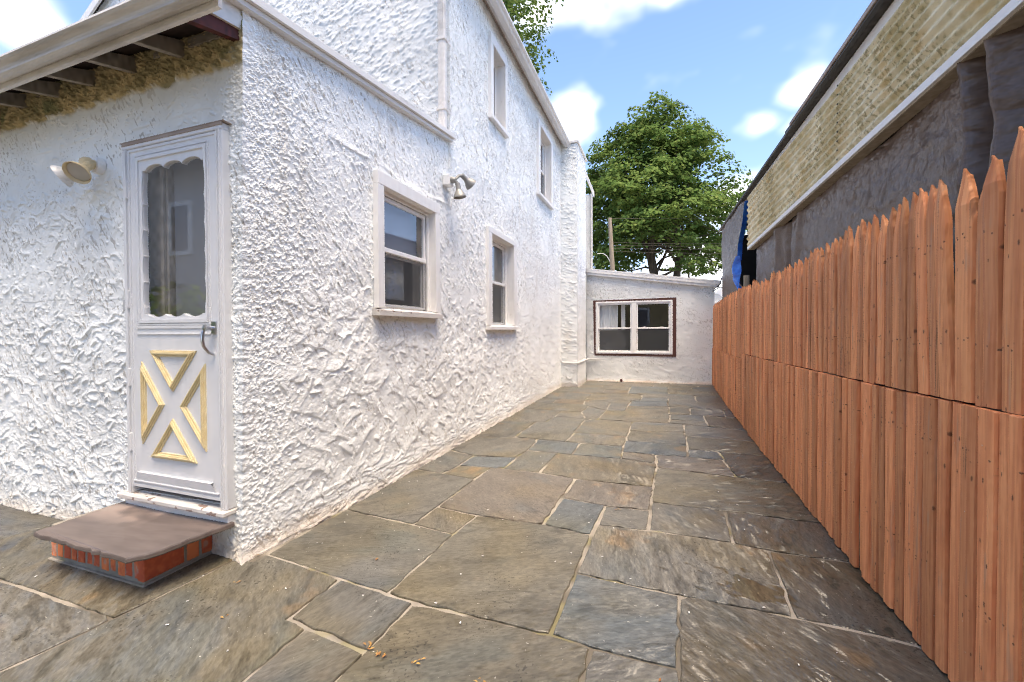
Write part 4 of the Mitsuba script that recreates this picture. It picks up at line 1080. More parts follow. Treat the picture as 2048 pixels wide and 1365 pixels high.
# conduit along the house and onto the annex
cp = [(-2.178 + .012, 9.585 - .01, 5.5), (-2.166, 9.575, 3.0), (-2.166, 9.575, .66)]
cp += [(-2.166 + .09 * (1 - math.cos(t)), 9.575, .66 - .10 * math.sin(t)) for t in np.linspace(.2, PI / 2, 7)]
cp += [(-1.9, 9.568, .562), (-1.74, 9.56, .563)]
cpm = cat([tube(cp, .0125, 8), tube([(-1.755, 9.56, .563), (-1.752, 10.2, .563), (-1.752, 10.94, .566)], .0125, 8), tube([(-1.76, 10.95, .566), (-1.45, 10.955, .570)], .0125, 8)])
put(HOUSE, 'conduit', cpm, 'white_trim', smooth=40)

# rear wing beyond the chimney
RW = [bx(-6.0, -1.90, 12.4, 12.62, 0, 5.25, 0)]
put(HOUSE, 'rear_wing', cat(RW), 'stucco_side')
put(HOUSE, 'rear_rake', cat([tm([[-2.3, 12.33, 6.42], [-1.84, 12.33, 5.22], [-1.84, 12.33, 5.40], [-2.3, 12.33, 6.60], [-2.3, 12.66, 6.42], [-1.84, 12.66, 5.22], [-1.84, 12.66, 5.40], [-2.3, 12.66, 6.60]],
                              [[0, 1, 2, 3], [1, 5, 6, 2], [4, 7, 6, 5], [3, 2, 6, 7], [0, 4, 5, 1]]), bx(-6, -2.25, 12.34, 12.6, 5.2, 6.5, 0)]), 'white_trim')
put(HOUSE, 'downspout', cat([tube([(-1.875, 12.36, 5.25), (-1.875, 12.36, 1.5)], .028, 8)]), 'eave_metal', smooth=40)

# ------------------------------------------------------------------ annex at the end of the passage
ANX = thing('annex', 'low white plastered annex with sloping roof and double window closing the far end', 'building')
AW = (-1.600, .350, .660, 2.075)
ATOP = lambda x: 2.735 - .137 * (x + 1.81)
fa = field_rows(-1.9, 1.3, -.05, 2.9, 61, 650, -.7, L=(.06, .18), A=(.002, .006), curve=1.0, base=.0016)
m = sheet(np.arange(-1.80, 1.215, .0135), np.arange(-.015, 2.80, .0135), fa, lambda u, v: (v < ATOP(u)) & ~inside(u, v, AW, .02), lambda U, V, h: np.stack([U, 11.0 - h - .03 * np.exp(-np.clip(V, 0, 9) / .04), V], -1))
put(ANX, 'wall', m, 'stucco_annex', smooth=True)
put(ANX, 'side_wall', bx(1.19, 1.215, 11.003, 16.8, -.02, 2.30, 0), 'stucco_annex')
put(ANX, 'pipe_stub', cat([tube([(-.92, 10.99, .035), (-.92, 10.90, .035)], .03, 10), tube([(-.92, 10.90, .035), (-.92, 10.895, .075)], .022, 8)]), 'red_wood', label='dark red pipe stub at the foot of the wall')
rf = []
x0, x1 = -1.87, 1.33
zt = lambda x: 2.905 - .1445 * (x + 1.838)
for (ya, yb, dz, th) in ((10.90, 17.0, -.035, .035),):
    rf.append(tm([[x0, ya, zt(x0) + dz], [x1, ya, zt(x1) + dz], [x1, yb, zt(x1) + dz], [x0, yb, zt(x0) + dz], [x0, ya, zt(x0)], [x1, ya, zt(x1)], [x1, yb, zt(x1)], [x0, yb, zt(x0)]],
                 [[0, 3, 2, 1], [4, 5, 6, 7], [0, 1, 5, 4], [1, 2, 6, 5], [2, 3, 7, 6], [3, 0, 4, 7]]))
ar = put(ANX, 'roof', cat(rf), 'white_trim', label='white edged sloping roof')
fb = lambda y0, y1, d0, d1, xx0, xx1: tm([[xx0, y0, zt(xx0) + d0], [xx1, y0, zt(xx1) + d0], [xx1, y1, zt(xx1) + d0], [xx0, y1, zt(xx0) + d0], [xx0, y0, zt(xx0) + d1], [xx1, y0, zt(xx1) + d1], [xx1, y1, zt(xx1) + d1], [xx0, y1, zt(xx0) + d1]],
                                         [[0, 3, 2, 1], [4, 5, 6, 7], [0, 1, 5, 4], [1, 2, 6, 5], [2, 3, 7, 6], [3, 0, 4, 7]])
put(ar, 'fascia', cat([fb(10.925, 10.945, -.16, -.035, x0 + .02, x1 - .02), fb(10.905, 10.925, -.10, -.035, x0, x1), fb(10.94, 11.0, -.165, -.15, x0 + .02, x1 - .05)]), 'white_trim')
put(ar, 'flashing', cat([fb(10.895, 11.4, .001, .012, -.55, -.1)]), 'eave_metal')
# double window with its raw maroon gap
AWK = holder(ANX, 'window')
F = BACK
put(AWK, 'surround', F.plate(Polygon([(-1.63, 2.068), (.335, 2.088), (.372, 2.085), (.372, .652), (-1.585, .655), (-1.60, .70)]).difference(sbox(-1.555, .712, .285, 2.026)), -.04, .012), 'maroon_wood', label='raw dark maroon gap around the frame')
put(AWK, 'frame', cat([F.plate(ringp(-1.560, .290, .706, 2.032, .055), -.05, .022), F.plate(ringp(-1.535, .265, .73, 2.008, .012), .02, .030), F.box(-.672, -.556, .755, 1.985, -.05, .024)]), 'vinyl')
for (a0, a1) in ((-1.503, -.675), (-.553, .233)):
    mz = 1.353
    put(AWK, 'sash', cat([F.plate(ringp(a0, a1, mz - .016, 1.976, .034), -.03, -.004), F.plate(ringp(a0, a1, .762, mz + .016, .034), -.055, -.030), F.box(a0, a1, mz - .02, mz + .02, -.05, .0)]), 'vinyl')
    put(AWK, 'pane', F.rect(a0 + .03, a1 - .03, mz + .015, 1.945, -.017), 'glass')
    put(AWK, 'pane', F.rect(a0 + .03, a1 - .03, .79, mz - .015, -.042), 'glass')
    put(AWK, 'screen', F.rect(a0 + .03, a1 - .03, .785, mz - .018, -.012), 'screen_mesh')
    put(AWK, 'sash_lock', cat([F.box(a0 + .16, a0 + .22, mz + .02, mz + .034, -.02, .0), F.box(a1 - .22, a1 - .16, mz + .02, mz + .034, -.02, .0)]), 'vinyl')
V = [[-1.55, .72, -.06], [.28, .72, -.06], [.28, 2.02, -.06], [-1.55, 2.02, -.06]]
V = V + [[x, z, -1.3] for x, z, _ in V]
put(AWK, 'room_lining', F(tm(V, [[0, 4, 5, 1], [1, 5, 6, 2], [2, 6, 7, 3], [3, 7, 4, 0], [4, 7, 6, 5]])), 'interior_dark')
put(AWK, 'headboard', F.plate(affinity.scale(Point(-1.25, .98).buffer(.40, 32), 1.05, 1.0), -.36, -.32), 'interior_mid')
put(AWK, 'curtain', cat([pleats(F, -1.5, -1.02, 1.30, 1.97, -.14, .015, 5), pleats(F, -.94, -.84, 1.30, 1.97, -.14, .012, 2)]), 'curtain', smooth=True)

# ------------------------------------------------------------------ brick step with a slate slab
STEP = thing('brick_step', 'low brick step topped with a brown slate slab below the white porch door', 'step')
o = np.array([(-3.184, 1.277), (-2.39, 1.268), (-2.318, 1.351), (-2.262, 1.712), (-3.218, 1.722)])
sp = Polygon(o)
pts = []
r = np.random.default_rng(4)
cs = list(sp.exterior.coords)[:-1]
for k in range(len(cs)):
    a, b = np.array(cs[k]), np.array(cs[(k + 1) % len(cs)]); L = np.linalg.norm(b - a); d = (b - a) / L; nn = np.array([d[1], -d[0]])
    for t in range(max(1, int(L / .035))):
        pts.append(a + d * L * t / max(1, int(L / .035)) + nn * r.normal(0, .0035))
q = np.array(pts); c = q.mean(0); N = len(q)
zt_ = lambda p: .222 + .004 * np.sin(p[:, 0] * 5)
inn = q + (c - q) * .012
Vv = np.vstack([np.c_[q + (c - q) * .015, np.full(N, .196)], np.c_[q, np.full(N, .203) + r.normal(0, .002, N)], np.c_[q + (c - q) * .004, zt_(q) - .006], np.c_[inn, zt_(inn)]])
k = np.arange(N); k2 = (k + 1) % N; FF = []
for l in range(3): FF += [np.c_[l * N + k, l * N + k2, (l + 1) * N + k2], np.c_[l * N + k, (l + 1) * N + k2, (l + 1) * N + k]]
tv, tf = trimesh.creation.triangulate_polygon(Polygon(inn).buffer(0), engine='earcut')
b0 = len(Vv); Vv = np.vstack([Vv, np.c_[tv, zt_(tv)]]); FF.append(np.asarray(tf) + b0)
put(STEP, 'slab', tm(Vv, np.vstack(FF)), 'slate', label='purple brown slate slab with chipped edges')
put(STEP, 'mortar_core', cat([bx(-3.295, -2.4855, 1.3965, 1.80, -.02, .198, .004), bx(-3.31, -2.474, 1.384, 1.83, -.02, .006, .004)]), 'mortar')


def brick(x0, x1, y0, y1, z0, z1, r):
    m = bx(x0, x1, y0, y1, z0, z1, .006)
    v = np.array(m.vertices); v += r.normal(0, .0016, v.shape); return tm(v, m.faces)


x = -3.300
while x < -2.55:
    w = r.uniform(.050, .062)
    m = brick(x, x + w, 1.393 + r.normal(0, .0015), 1.46, .016 + r.uniform(0, .012), .185 - r.uniform(0, .008), r)
    put(STEP, 'brick', m, 'brick', uv=np.tile([r.random(), r.random()], (len(m.vertices), 1))); x += w + r.uniform(.010, .013)
ys = [(1.391, 1.590), (1.604, 1.668), (1.682, 1.745), (1.759, 1.82)]
for i, (a, b) in enumerate(ys):
    m = brick(-2.55 if i else -2.535, -2.482 + r.normal(0, .0015), a, b, .018, .183 - (0 if i else .03), r)
    put(STEP, 'brick', m, 'brick', uv=np.tile([r.random(), r.random()], (len(m.vertices), 1)))

# ------------------------------------------------------------------ flood lights
def bell(o, ax, L, R0, R1, seg=22):
    return lathe([(0, R0 * .8), (.004, R0), (L * .42, R0 * 1.02), (L * .52, R0 * 1.25), (L * .70, R1 * .72), (L * .86, R1 * .93), (L, R1), (L + .001, R1 * .97), (L * .86, R1 * .88), (L * .70, R1 * .66), (L * .5, R0 * .9)], o, ax, seg)


def bulb(o, ax, L, R1):
    return lathe([(L * .62, R1 * .45), (L * .80, R1 * .80), (L * .86, R1 * .84), (L * .88, R1 * .70), (L * .90, 0.0005)], o, ax, 20)


FL = thing('flood_light', 'cream and white twin flood light on the wall left of the porch door', 'lamp')
b0 = np.array([-3.435, 1.71, 2.375])
put(FL, 'base', cat([lathe([(-.02, .052), (.012, .052), (.02, .046), (.022, .0005)], b0, [0, -1, 0], 20)]), 'white_trim', smooth=40)
put(FL, 'arm', cat([lathe([(0, .030), (.03, .032), (.032, .038), (.055, .036), (.07, .024), (.072, .001)], b0 + [0, -.015, 0], [.10, -.98, -.10], 16), tube([b0 + [0, -.04, 0], b0 + [.03, -.055, -.012], b0 + [.05, -.065, -.025]], .020, 10), tube([b0 + [0, -.045, 0], b0 + [-.006, -.06, -.02], b0 + [-.012, -.07, -.04]], .020, 10)]), 'lamp_cream', smooth=40)
for (o_, ax, hood) in (((-3.385, 1.645, 2.350), [.32, -.66, -.68], 'lamp_cream'), ((-3.445, 1.640, 2.335), [-.60, -.58, -.55], 'lamp_white')):
    ax = np.array(ax) / np.linalg.norm(ax)
    s = put(FL, 'lamp_shade', bell(np.array(o_), ax, .125, .026, .070), hood, smooth=50)
    put(s, 'bulb', bulb(np.array(o_), ax, .125, .068), 'reflector', smooth=50)

FL2 = thing('flood_light', 'grey twin flood light on the long side wall between the two lower windows', 'lamp')
b1 = np.array([-2.135, 4.03, 2.89])
put(FL2, 'base', cat([bx(-2.16, -2.085, 3.985, 4.085, 2.835, 2.945, .006)]), 'white_trim')
put(FL2, 'arm', cat([lathe([(0, .030), (.03, .034), (.05, .026), (.055, .001)], b1 + [.045, 0, .005], [1, .25, -.12], 14), tube([b1 + [.08, .01, 0], b1 + [.11, .06, .06], b1 + [.125, .10, .075]], .016, 8), tube([b1 + [.08, .01, 0], b1 + [.10, .03, -.02], b1 + [.105, .035, -.035]], .018, 8)]), 'lamp_grey', smooth=40)
for (o_, ax) in ((b1 + [.105, .035, -.025], [.14, .10, -.97]), (b1 + [.125, .095, .080], [.42, .66, -.52])):
    ax = np.array(ax) / np.linalg.norm(ax)
    s = put(FL2, 'lamp_shade', bell(np.array(o_), ax, .150, .027, .070), 'lamp_grey', smooth=50)
    put(s, 'bulb', bulb(np.array(o_), ax, .150, .068), 'reflector', smooth=50)

# ------------------------------------------------------------------ the fence
FENCE = thing('fence', 'terracotta painted picket fence above a tier of cut boards, right of the passage', 'fence')
FXP = ([-1.0, 1.98, 5.2, 8.0, 11.2], [1.005, 1.022, 1.045, 1.10, 1.20])
fxx = lambda y: float(np.interp(y, *FXP))


def board(yc, w, z0, z1, x, point, r, lean=0.0, bulge=.010, th=.011, flat=False):
    """one split picket: rounded face to the passage (-x), pointed top when point > 0"""
    if point > 0:
        hs = [z0, z0 + (z1 - z0) * .33, z0 + (z1 - z0) * .66, z1 - point, z1 - point * .72, z1 - point * .42, z1 - point * .15, z1]
        sc = [1, 1, 1, 1, .90, .60, .26, .05]
    else:
        hs = [z0, z0 + (z1 - z0) * .33, z0 + (z1 - z0) * .66, z1 - .004, z1]; sc = [1, 1, 1, 1, .97]
    a = np.array([-1, -.93, -.6, 0, .6, .93, 1, .98, -.98])
    d = np.array([.0, .66, .94, 1, .94, .66, .0, -1, -1])
    tp = r.normal(0, .18)
    off = np.cumsum(r.normal(0, .0022, len(hs))); off -= off[0]
    jx = np.cumsum(r.normal(0, .0016, len(hs)))
    V = []; n_h = len(hs)
    for i, (h, s) in enumerate(zip(hs, sc)):
        yy = yc + off[i] + lean * (h - z0) + a * w / 2 * s * (1 + .05 * math.sin(7 * h + yc * 50)) + (tp * w * .25 * (1 - s))
        xx = x + jx[i] - np.where(d >= 0, bulge * d * (.35 + .65 * s), -th)
        hh = np.full(9, h)
        if i == 0: hh = hh + r.uniform(0, .004)
        if point > 0 and i == n_h - 1: hh = hh - np.where(d < 0, .02, 0)
        V.append(np.stack([xx, yy, hh], 1))
    V = np.vstack(V); n = len(hs); i, j = np.meshgrid(np.arange(n - 1), np.arange(9), indexing='ij')
    q = np.stack([i * 9 + j, i * 9 + (j + 1) % 9, (i + 1) * 9 + (j + 1) % 9, (i + 1) * 9 + j], -1).reshape(-1, 4)[:, ::-1]
    f = np.vstack([q[:, [0, 1, 2]], q[:, [0, 2, 3]]])
    caps = [[(n - 1) * 9, (n - 1) * 9 + j, (n - 1) * 9 + j + 1] for j in range(1, 8)]
    caps = [[c[0], c[2], c[1]] for c in caps] + [[0, j, j + 1] for j in range(1, 8)]
    return tm(V, np.vstack([f, caps]))


fr = np.random.default_rng(71)
mid = lambda y: float(np.interp(y, [0, 1.68, 2.40, 4.5, 6.30], [1.045, 1.037, 1.021, .994, .972])) if y < 6.42 else float(np.interp(y, [6.42, 6.52, 10.9], [.905, .899, .867]))
# (centre, width, top, lean) of the nearest pickets, then a run of like ones
PK = [(1.10, .10, 1.90, 0), (1.21, .10, 1.92, 0), (1.32, .09, 1.90, 0), (1.42, .10, 1.93, 0), (1.53, .10, 1.91, 0), (1.635, .09, 1.93, 0), (1.722, .082, 1.905, .004), (1.805, .072, 1.858, 0), (1.862, .040, 1.775, 0.004), (1.934, .092, 1.862, .004),
      (2.026, .074, 1.872, .100), (2.102, .072, 1.872, .075), (2.180, .074, 1.878, .038)]
y = 2.232
while y < 10.98:
    w = fr.uniform(.052, .080); PK.append((y + w / 2, w, 1.868 + fr.normal(0, .014) - (.035 if 3.6 < y < 5.5 else 0) + (.02 if y > 6.4 else 0), fr.normal(0, .006))); y += w + fr.choice([.003, .005, .008, .014])
for (yc, w, top, ln) in PK:
    m = board(yc, w, mid(yc) + .004 + fr.normal(0, .002), top, fxx(yc) + fr.normal(0, .005), fr.uniform(.12, .19) if w > .05 else .08, fr, lean=ln, bulge=.013 + .12 * (w - .05))
    put(FENCE, 'picket', m, 'fence_paint', smooth=50 if False else False, uv=np.tile([fr.random(), fr.random()], (len(m.vertices), 1)))
y = .98
while y < 10.98:
    w = fr.uniform(.050, .080)
    m = board(y + w / 2, w, .004 + fr.uniform(0, .006), mid(y + w / 2) - .001, fxx(y) - .014 + fr.normal(0, .0045), 0, fr, lean=fr.normal(0, .004), bulge=.011 + .10 * (w - .05))
    put(FENCE, 'lower_board', m, 'fence_paint', uv=np.tile([fr.random(), fr.random() * .6], (len(m.vertices), 1)))
    y += w + fr.choice([.002, .004, .006, .010])
rl = []
ysr = np.linspace(.9, 11.0, 9)
for z0 in (.32, .80, 1.42):
    rl.append([tm([[fxx(a) + .024, a, z0], [fxx(b) + .024, b, z0], [fxx(b) + .062, b, z0], [fxx(a) + .062, a, z0], [fxx(a) + .024, a, z0 + .085], [fxx(b) + .024, b, z0 + .085], [fxx(b) + .062, b, z0 + .085], [fxx(a) + .062, a, z0 + .085]],
                     [[0, 3, 2, 1], [4, 5, 6, 7], [0, 1, 5, 4], [1, 2, 6, 5], [2, 3, 7, 6], [3, 0, 4, 7]]) for a, b in zip(ysr[:-1], ysr[1:])])
    put(FENCE, 'rail', cat(rl[-1]), 'raw_wood')
for yp in (1.2, 3.6, 6.05, 8.5, 10.9):
    put(FENCE, 'post', bx(fxx(yp) + .064, fxx(yp) + .15, yp - .045, yp + .045, -.05, 1.62, .006), 'raw_wood')
put(FENCE, 'end_strip', bx(1.19, 1.215, 10.965, 10.99, 0, 1.85, .003), 'white_trim')
PST = thing('wooden_post', 'short grey weathered round post standing behind the fence beside the blue tarp', 'post')
put(PST, 'shaft', tube([(1.265, 7.40, 0), (1.265, 7.40, 2.125), (1.265, 7.40, 2.14)], [.044, .042, .038], 12), 'raw_wood', smooth=40)

# ------------------------------------------------------------------ the neighbour's lean-to: corrugated panels, tarps
CP = thing('carport', 'neighbour shelter with mouldy yellow corrugated panels hanging over the fence', 'shelter')
NX = 1.33
TRZ = lambda y: 2.530 + .0033 * (y - 2.2)         # underside of the white board
PTZ = lambda y: 3.165 + .0510 * (y - 3.04)         # top of the panels
RFZ = lambda y: 3.294 + .0345 * (y - 3.207)        # roof edge


def corrugated(ya, yb, r):
    nr = 9; per = 14
    t = np.linspace(0, 1, nr * per + 1)
    ys_ = np.linspace(ya, yb, 40)
    TT, YY = np.meshgrid(t, ys_)
    z0 = TRZ(YY) + .036; z1 = PTZ(YY)
    Z = z0 + (z1 - z0) * TT + .004 * np.sin(YY * 2.1 + TT * 3)
    X = NX - .014 + .010 * np.sin(TT * nr * 2 * PI) + .006 * np.sin(YY * 1.3 + TT * 2)
    n = len(t); i, j = np.meshgrid(np.arange(len(ys_) - 1), np.arange(n - 1), indexing='ij'); k = i * n + j
    return tm(np.stack([X, YY, Z], -1).reshape(-1, 3), np.stack([k, k + n, k + n + 1, k + 1], -1).reshape(-1, 4)[:, ::-1])


for a, b, dx in ((-.6, 1.87, 0), (1.83, 3.96, .005), (3.92, 6.09, 0), (6.05, 7.58, .004)):
    m = corrugated(a, b, None); v = np.array(m.vertices); v[:, 0] -= dx
    put(CP, 'corrugated_panel', tm(v, m.faces), 'fibreglass', smooth=True)
rv = []
for yy in (1.85, 3.94, 6.07):
    for t in np.linspace(.06, .95, 9):
        z = TRZ(yy) + .036 + (PTZ(yy) - TRZ(yy) - .036) * t
        rv.append(lathe([(0, .008), (.006, .006), (.008, .0005)], [NX - .035, yy, z], [-1, 0, 0], 6))
put(CP, 'rivet_row', cat(rv), 'dark_metal', kind='stuff')


def along(x0, x1, fz0, fz1, ya, yb):
    return tm([[x0, ya, fz0(ya)], [x1, ya, fz0(ya)], [x1, yb, fz0(yb)], [x0, yb, fz0(yb)], [x0, ya, fz1(ya)], [x1, ya, fz1(ya)], [x1, yb, fz1(yb)], [x0, yb, fz1(yb)]],
              [[0, 3, 2, 1], [4, 5, 6, 7], [0, 1, 5, 4], [1, 2, 6, 5], [2, 3, 7, 6], [3, 0, 4, 7]])


put(CP, 'trim_board', cat([along(NX - .040, NX - .018, lambda y: TRZ(y), lambda y: TRZ(y) + .046, -.6, 7.50), ]), 'white_trim', label='long white board along the foot of the panels')
put(CP, 'bottom_board', along(NX - .017, NX + .06, lambda y: TRZ(y) - .004, lambda y: TRZ(y) + .012, -.6, 7.49), 'raw_wood', label='grey weathered underside of the white board')
put(CP, 'upper_fascia', along(NX + .005, NX + .03, lambda y: PTZ(y) - .03, lambda y: RFZ(y) - .01, -.6, 7.75), 'white_trim')
put(CP, 'roof', along(NX - .06, NX + 3.2, lambda y: RFZ(y), lambda y: RFZ(y) + .016, -.6, 10.72), 'roof_shingle')
put(CP, 'roof_edge', cat([along(NX - .075, NX - .055, lambda y: RFZ(y) - .012, lambda y: RFZ(y) + .018, 5.2, 10.73), along(NX - .085, NX - .055, lambda y: RFZ(y) - .018, lambda y: RFZ(y) + .024, -.6, 5.2)]), 'dark_metal')
put(CP, 'rusty_drip_edge', along(NX - .095, NX - .086, lambda y: RFZ(y) + .0, lambda y: RFZ(y) + .032, -.6, 5.0), 'brown_flashing')
put(CP, 'back_wall', cat([bx(NX + 3.1, NX + 3.2, -.6, 10.7, 0, 3.1, 0), bx(NX + .1, NX + 3.2, 10.6, 10.7, 0, 3.4, 0), bx(NX + .1, NX + 3.2, -.7, -.6, 0, 3.1, 0)]), 'interior_dark')
for yp in (-.4, 2.5, 5.0, 7.62, 10.3):
    put(CP, 'post', bx(NX + .22, NX + .30, yp - .04, yp + .04, 0, RFZ(yp), .004), 'raw_wood')
put(CP, 'beam', cat([along(NX + .17, NX + .21, lambda y: TRZ(y) + .02, lambda y: TRZ(y) + .10, -.6, 7.7)]), 'rafter_dark')


def cloth(us, vs, fn):
    U, V = np.meshgrid(us, vs); p = fn(U, V); n = len(us); i, j = np.meshgrid(np.arange(len(vs) - 1), np.arange(n - 1), indexing='ij'); k = i * n + j
    return tm(p.reshape(-1, 3), np.stack([k, k + n, k + n + 1, k + 1], -1).reshape(-1, 4))


def wr(U, V, s=0):
    q = np.stack([U * 1.6 + V * .8, V * 2.4 - U * .5, np.full_like(U, s)], -1)
    q2 = np.stack([U * 6 + V * 2.5, V * 7 - U * 2, np.full_like(U, s + 4.0)], -1)
    return .06 * (meshkit.fbm(q, 3, seed=4) - .5) + .016 * np.abs(meshkit.fbm(q2, 3, seed=6) - .5) * 2


def fold(U, c, w): return np.exp(-((U - c) / w) ** 2)


def tarp_side(U, V):
    z = .75 + (2.523 + .0033 * U - .75) * V
    down = 1 - V
    x = NX + .060 + wr(U, z) - .06 * fold(U, 6.25 - .27 * V, .075) - .04 * fold(U, 5.62 - .38 * V, .06) + .06 * fold(U, 5.95 - .30 * V, .07)
    # bunched cloth at the near end
    x = x - .085 * fold(U, 2.66 - .10 * V - .10 * down, .040) + .10 * fold(U, 2.55 - .08 * V - .08 * down, .045) - .08 * fold(U, 2.40 - .04 * down, .05) + .07 * fold(U, 2.27, .05) - .05 * fold(U, 2.12, .05)
    return np.stack([x, U, z], -1)


TP = thing('brown_tarp', 'wrinkled brown tarp hanging below the corrugated panels behind the fence', 'tarp')
put(TP, 'sheet', cloth(np.concatenate([np.arange(.2, 1.8, .03), np.arange(1.8, 2.9, .010), np.arange(2.9, 7.40, .025)]), np.linspace(0, 1, 60), tarp_side), 'brown_tarp_cloth', smooth=True)


def edge_y(z): return np.interp(z, [0, 1.98, 2.25, 2.52, 2.82, 3.05, 3.39], [8.02, 8.15, 8.32, 8.44, 8.36, 8.02, 7.74])


def tarp_end(U, V):
    y1 = 10.28 + .24 * V
    z = .6 + (RFZ(9.1) - .02 - .6) * V + .0345 * (7.75 + (y1 - 7.75) * U - 9.1) * V
    ye = edge_y(z)
    y_ = ye + (y1 - ye) * U
    x = NX - .03 + wr(y_, z, 2.0) * .8 + .03 * np.exp(-(U / .05) ** 2)
    return np.stack([x, y_, z], -1)


TP2 = thing('brown_tarp', 'brown tarp with blue lining closing the far end of the shelter', 'tarp')
put(TP2, 'sheet', cloth(np.linspace(0, 1, 40), np.linspace(0, 1, 70), tarp_end), 'brown_tarp_cloth', smooth=True)
zz_ = np.linspace(2.52, 3.375, 24)
L0 = np.stack([np.full(24, NX - .045), edge_y(zz_) - .045 - .035 * np.sin(np.linspace(0, 3, 24)), zz_], 1); L1 = np.stack([np.full(24, NX - .028), edge_y(zz_) + .02, zz_], 1); L2 = np.stack([np.full(24, NX + .03), edge_y(zz_) - .05, zz_], 1)
kk = np.arange(23)
put(TP2, 'lining', tm(np.vstack([L0, L1, L2]), np.vstack([np.c_[kk, kk + 1, kk + 25, kk + 24], np.c_[kk + 48, kk + 49, kk + 1, kk]])), 'blue_tarp_cloth', label='blue underside showing along the edge')
vs_ = np.linspace(0, 1, 26)


def blue(U, V):
    z = 2.575 - .61 * V
    wdt = np.interp(V, [0, .18, .30, .55, .85, 1], [.21, .15, .27, .47, .20, .03])
    yc = np.interp(V, [0, .3, .6, 1], [8.25, 8.32, 8.32, 8.0])
    y_ = yc + (U - .5) * wdt
    x = NX - .06 - .07 * np.sin(V * PI) * np.cos((U - .5) * 3) + .05 * np.abs(U - .45) + .03 * np.sin(U * 9 + V * 5)
    return np.stack([x, y_, z], -1)


BT = thing('blue_tarp', 'crumpled bright blue tarp end hanging in the gap between brown tarp and panels', 'tarp')
put(BT, 'sheet', cloth(np.linspace(0, 1, 22), vs_, blue), 'blue_tarp_cloth', smooth=True)

# ------------------------------------------------------------------ things beyond the annex
DI = thing('satellite_dish', 'small white oval dish just above the far end of the fence', 'dish')
put(DI, 'reflector', lathe([(0, .001), (.01, .12), (.035, .21), (.04, .215), (.03, .20), (.005, .10), (-.01, .001)], [1.60, 14.4, 2.20], [-.25, -.95, .2], 22), 'lamp_white', smooth=40)
put(DI, 'mast', tube([(1.62, 14.48, 2.2), (1.62, 14.5, 0)], .025, 8), 'dark_metal')
BR = thing('cable_bracket', 'bent dark wire bracket at the right end of the annex roof', 'bracket')
put(BR, 'rod', cat([tube([(1.20, 10.93, 2.26), (1.26, 10.90, 2.31), (1.33, 10.89, 2.38), (1.335, 10.89, 2.44), (1.37, 10.89, 2.50)], .011, 8), tube([(1.355, 10.89, 2.47), (1.385, 10.89, 2.53)], .026, 8), tube([(1.16, 10.94, 2.20), (1.30, 10.92, 2.285), (1.45, 11.0, 2.29)], .009, 8)]), 'dark_metal', smooth=40)
GA = thing('garage', 'pale garage with a white eave showing beyond the fence end', 'building')
put(GA, 'wall', bx(1.75, 3.3, 15.6, 19, 0, 2.35, 0), 'far_stucco')
put(GA, 'roof', tm([[1.45, 15.1, 2.36], [3.4, 15.1, 2.36], [3.4, 19.3, 2.36], [1.45, 19.3, 2.36], [1.95, 15.1, 2.72], [2.9, 15.1, 2.72], [2.9, 19.3, 2.72], [1.95, 19.3, 2.72]],
                   [[0, 3, 2, 1], [4, 5, 6, 7], [0, 1, 5, 4], [1, 2, 6, 5], [2, 3, 7, 6], [3, 0, 4, 7]]), 'white_trim')

POLE = thing('utility_pole', 'leaning wooden utility pole standing behind the annex in front of the maple', 'pole')
put(POLE, 'shaft', tube([(-2.12, 21.53, 0), (-2.23, 21.52, 4.3), (-2.36, 21.5, 6.88)], [.13, .115, .09], 12), 'pole_wood', smooth=40)
put(POLE, 'lamp_arm', tube([(-2.25, 21.5, 4.45), (-2.36, 21.48, 4.75), (-2.50, 21.44, 5.0), (-2.66, 21.38, 5.11), (-2.80, 21.34, 5.13), (-2.95, 21.3, 5.11)], .02, 8), 'eave_metal', smooth=40)
WIRES = [((-2.36, 21.5, 6.87), (6.2, 24.6, 6.98)), ((-2.30, 21.5, 5.66), (6.2, 24.6, 5.66)), ((-2.30, 21.5, 5.53), (6.2, 24.6, 5.54)), ((-2.28, 21.5, 5.38), (6.2, 24.6, 5.34)), ((-2.26, 21.5, 5.22), (6.2, 24.6, 5.14))]
WL = ['topmost thin black power line running right from the pole top', 'second black line from the top, crossing the maple trunks', 'third black line from the top, crossing the maple trunks', 'fourth black line from the top, crossing the maple trunks', 'lowest black line crossing the maple trunks']
for (a, b), l in zip(WIRES, WL):
    a, b = np.array(a), np.array(b); t = np.linspace(0, 1, 18)[:, None]
    p = a + (b - a) * t; p[:, 2] -= .06 * 4 * (t * (1 - t))[:, 0]
    w = thing('power_line', l, 'cable', 'power lines behind the annex')
    put(w, 'wire', tube(p, .008, 5), 'dark_metal')

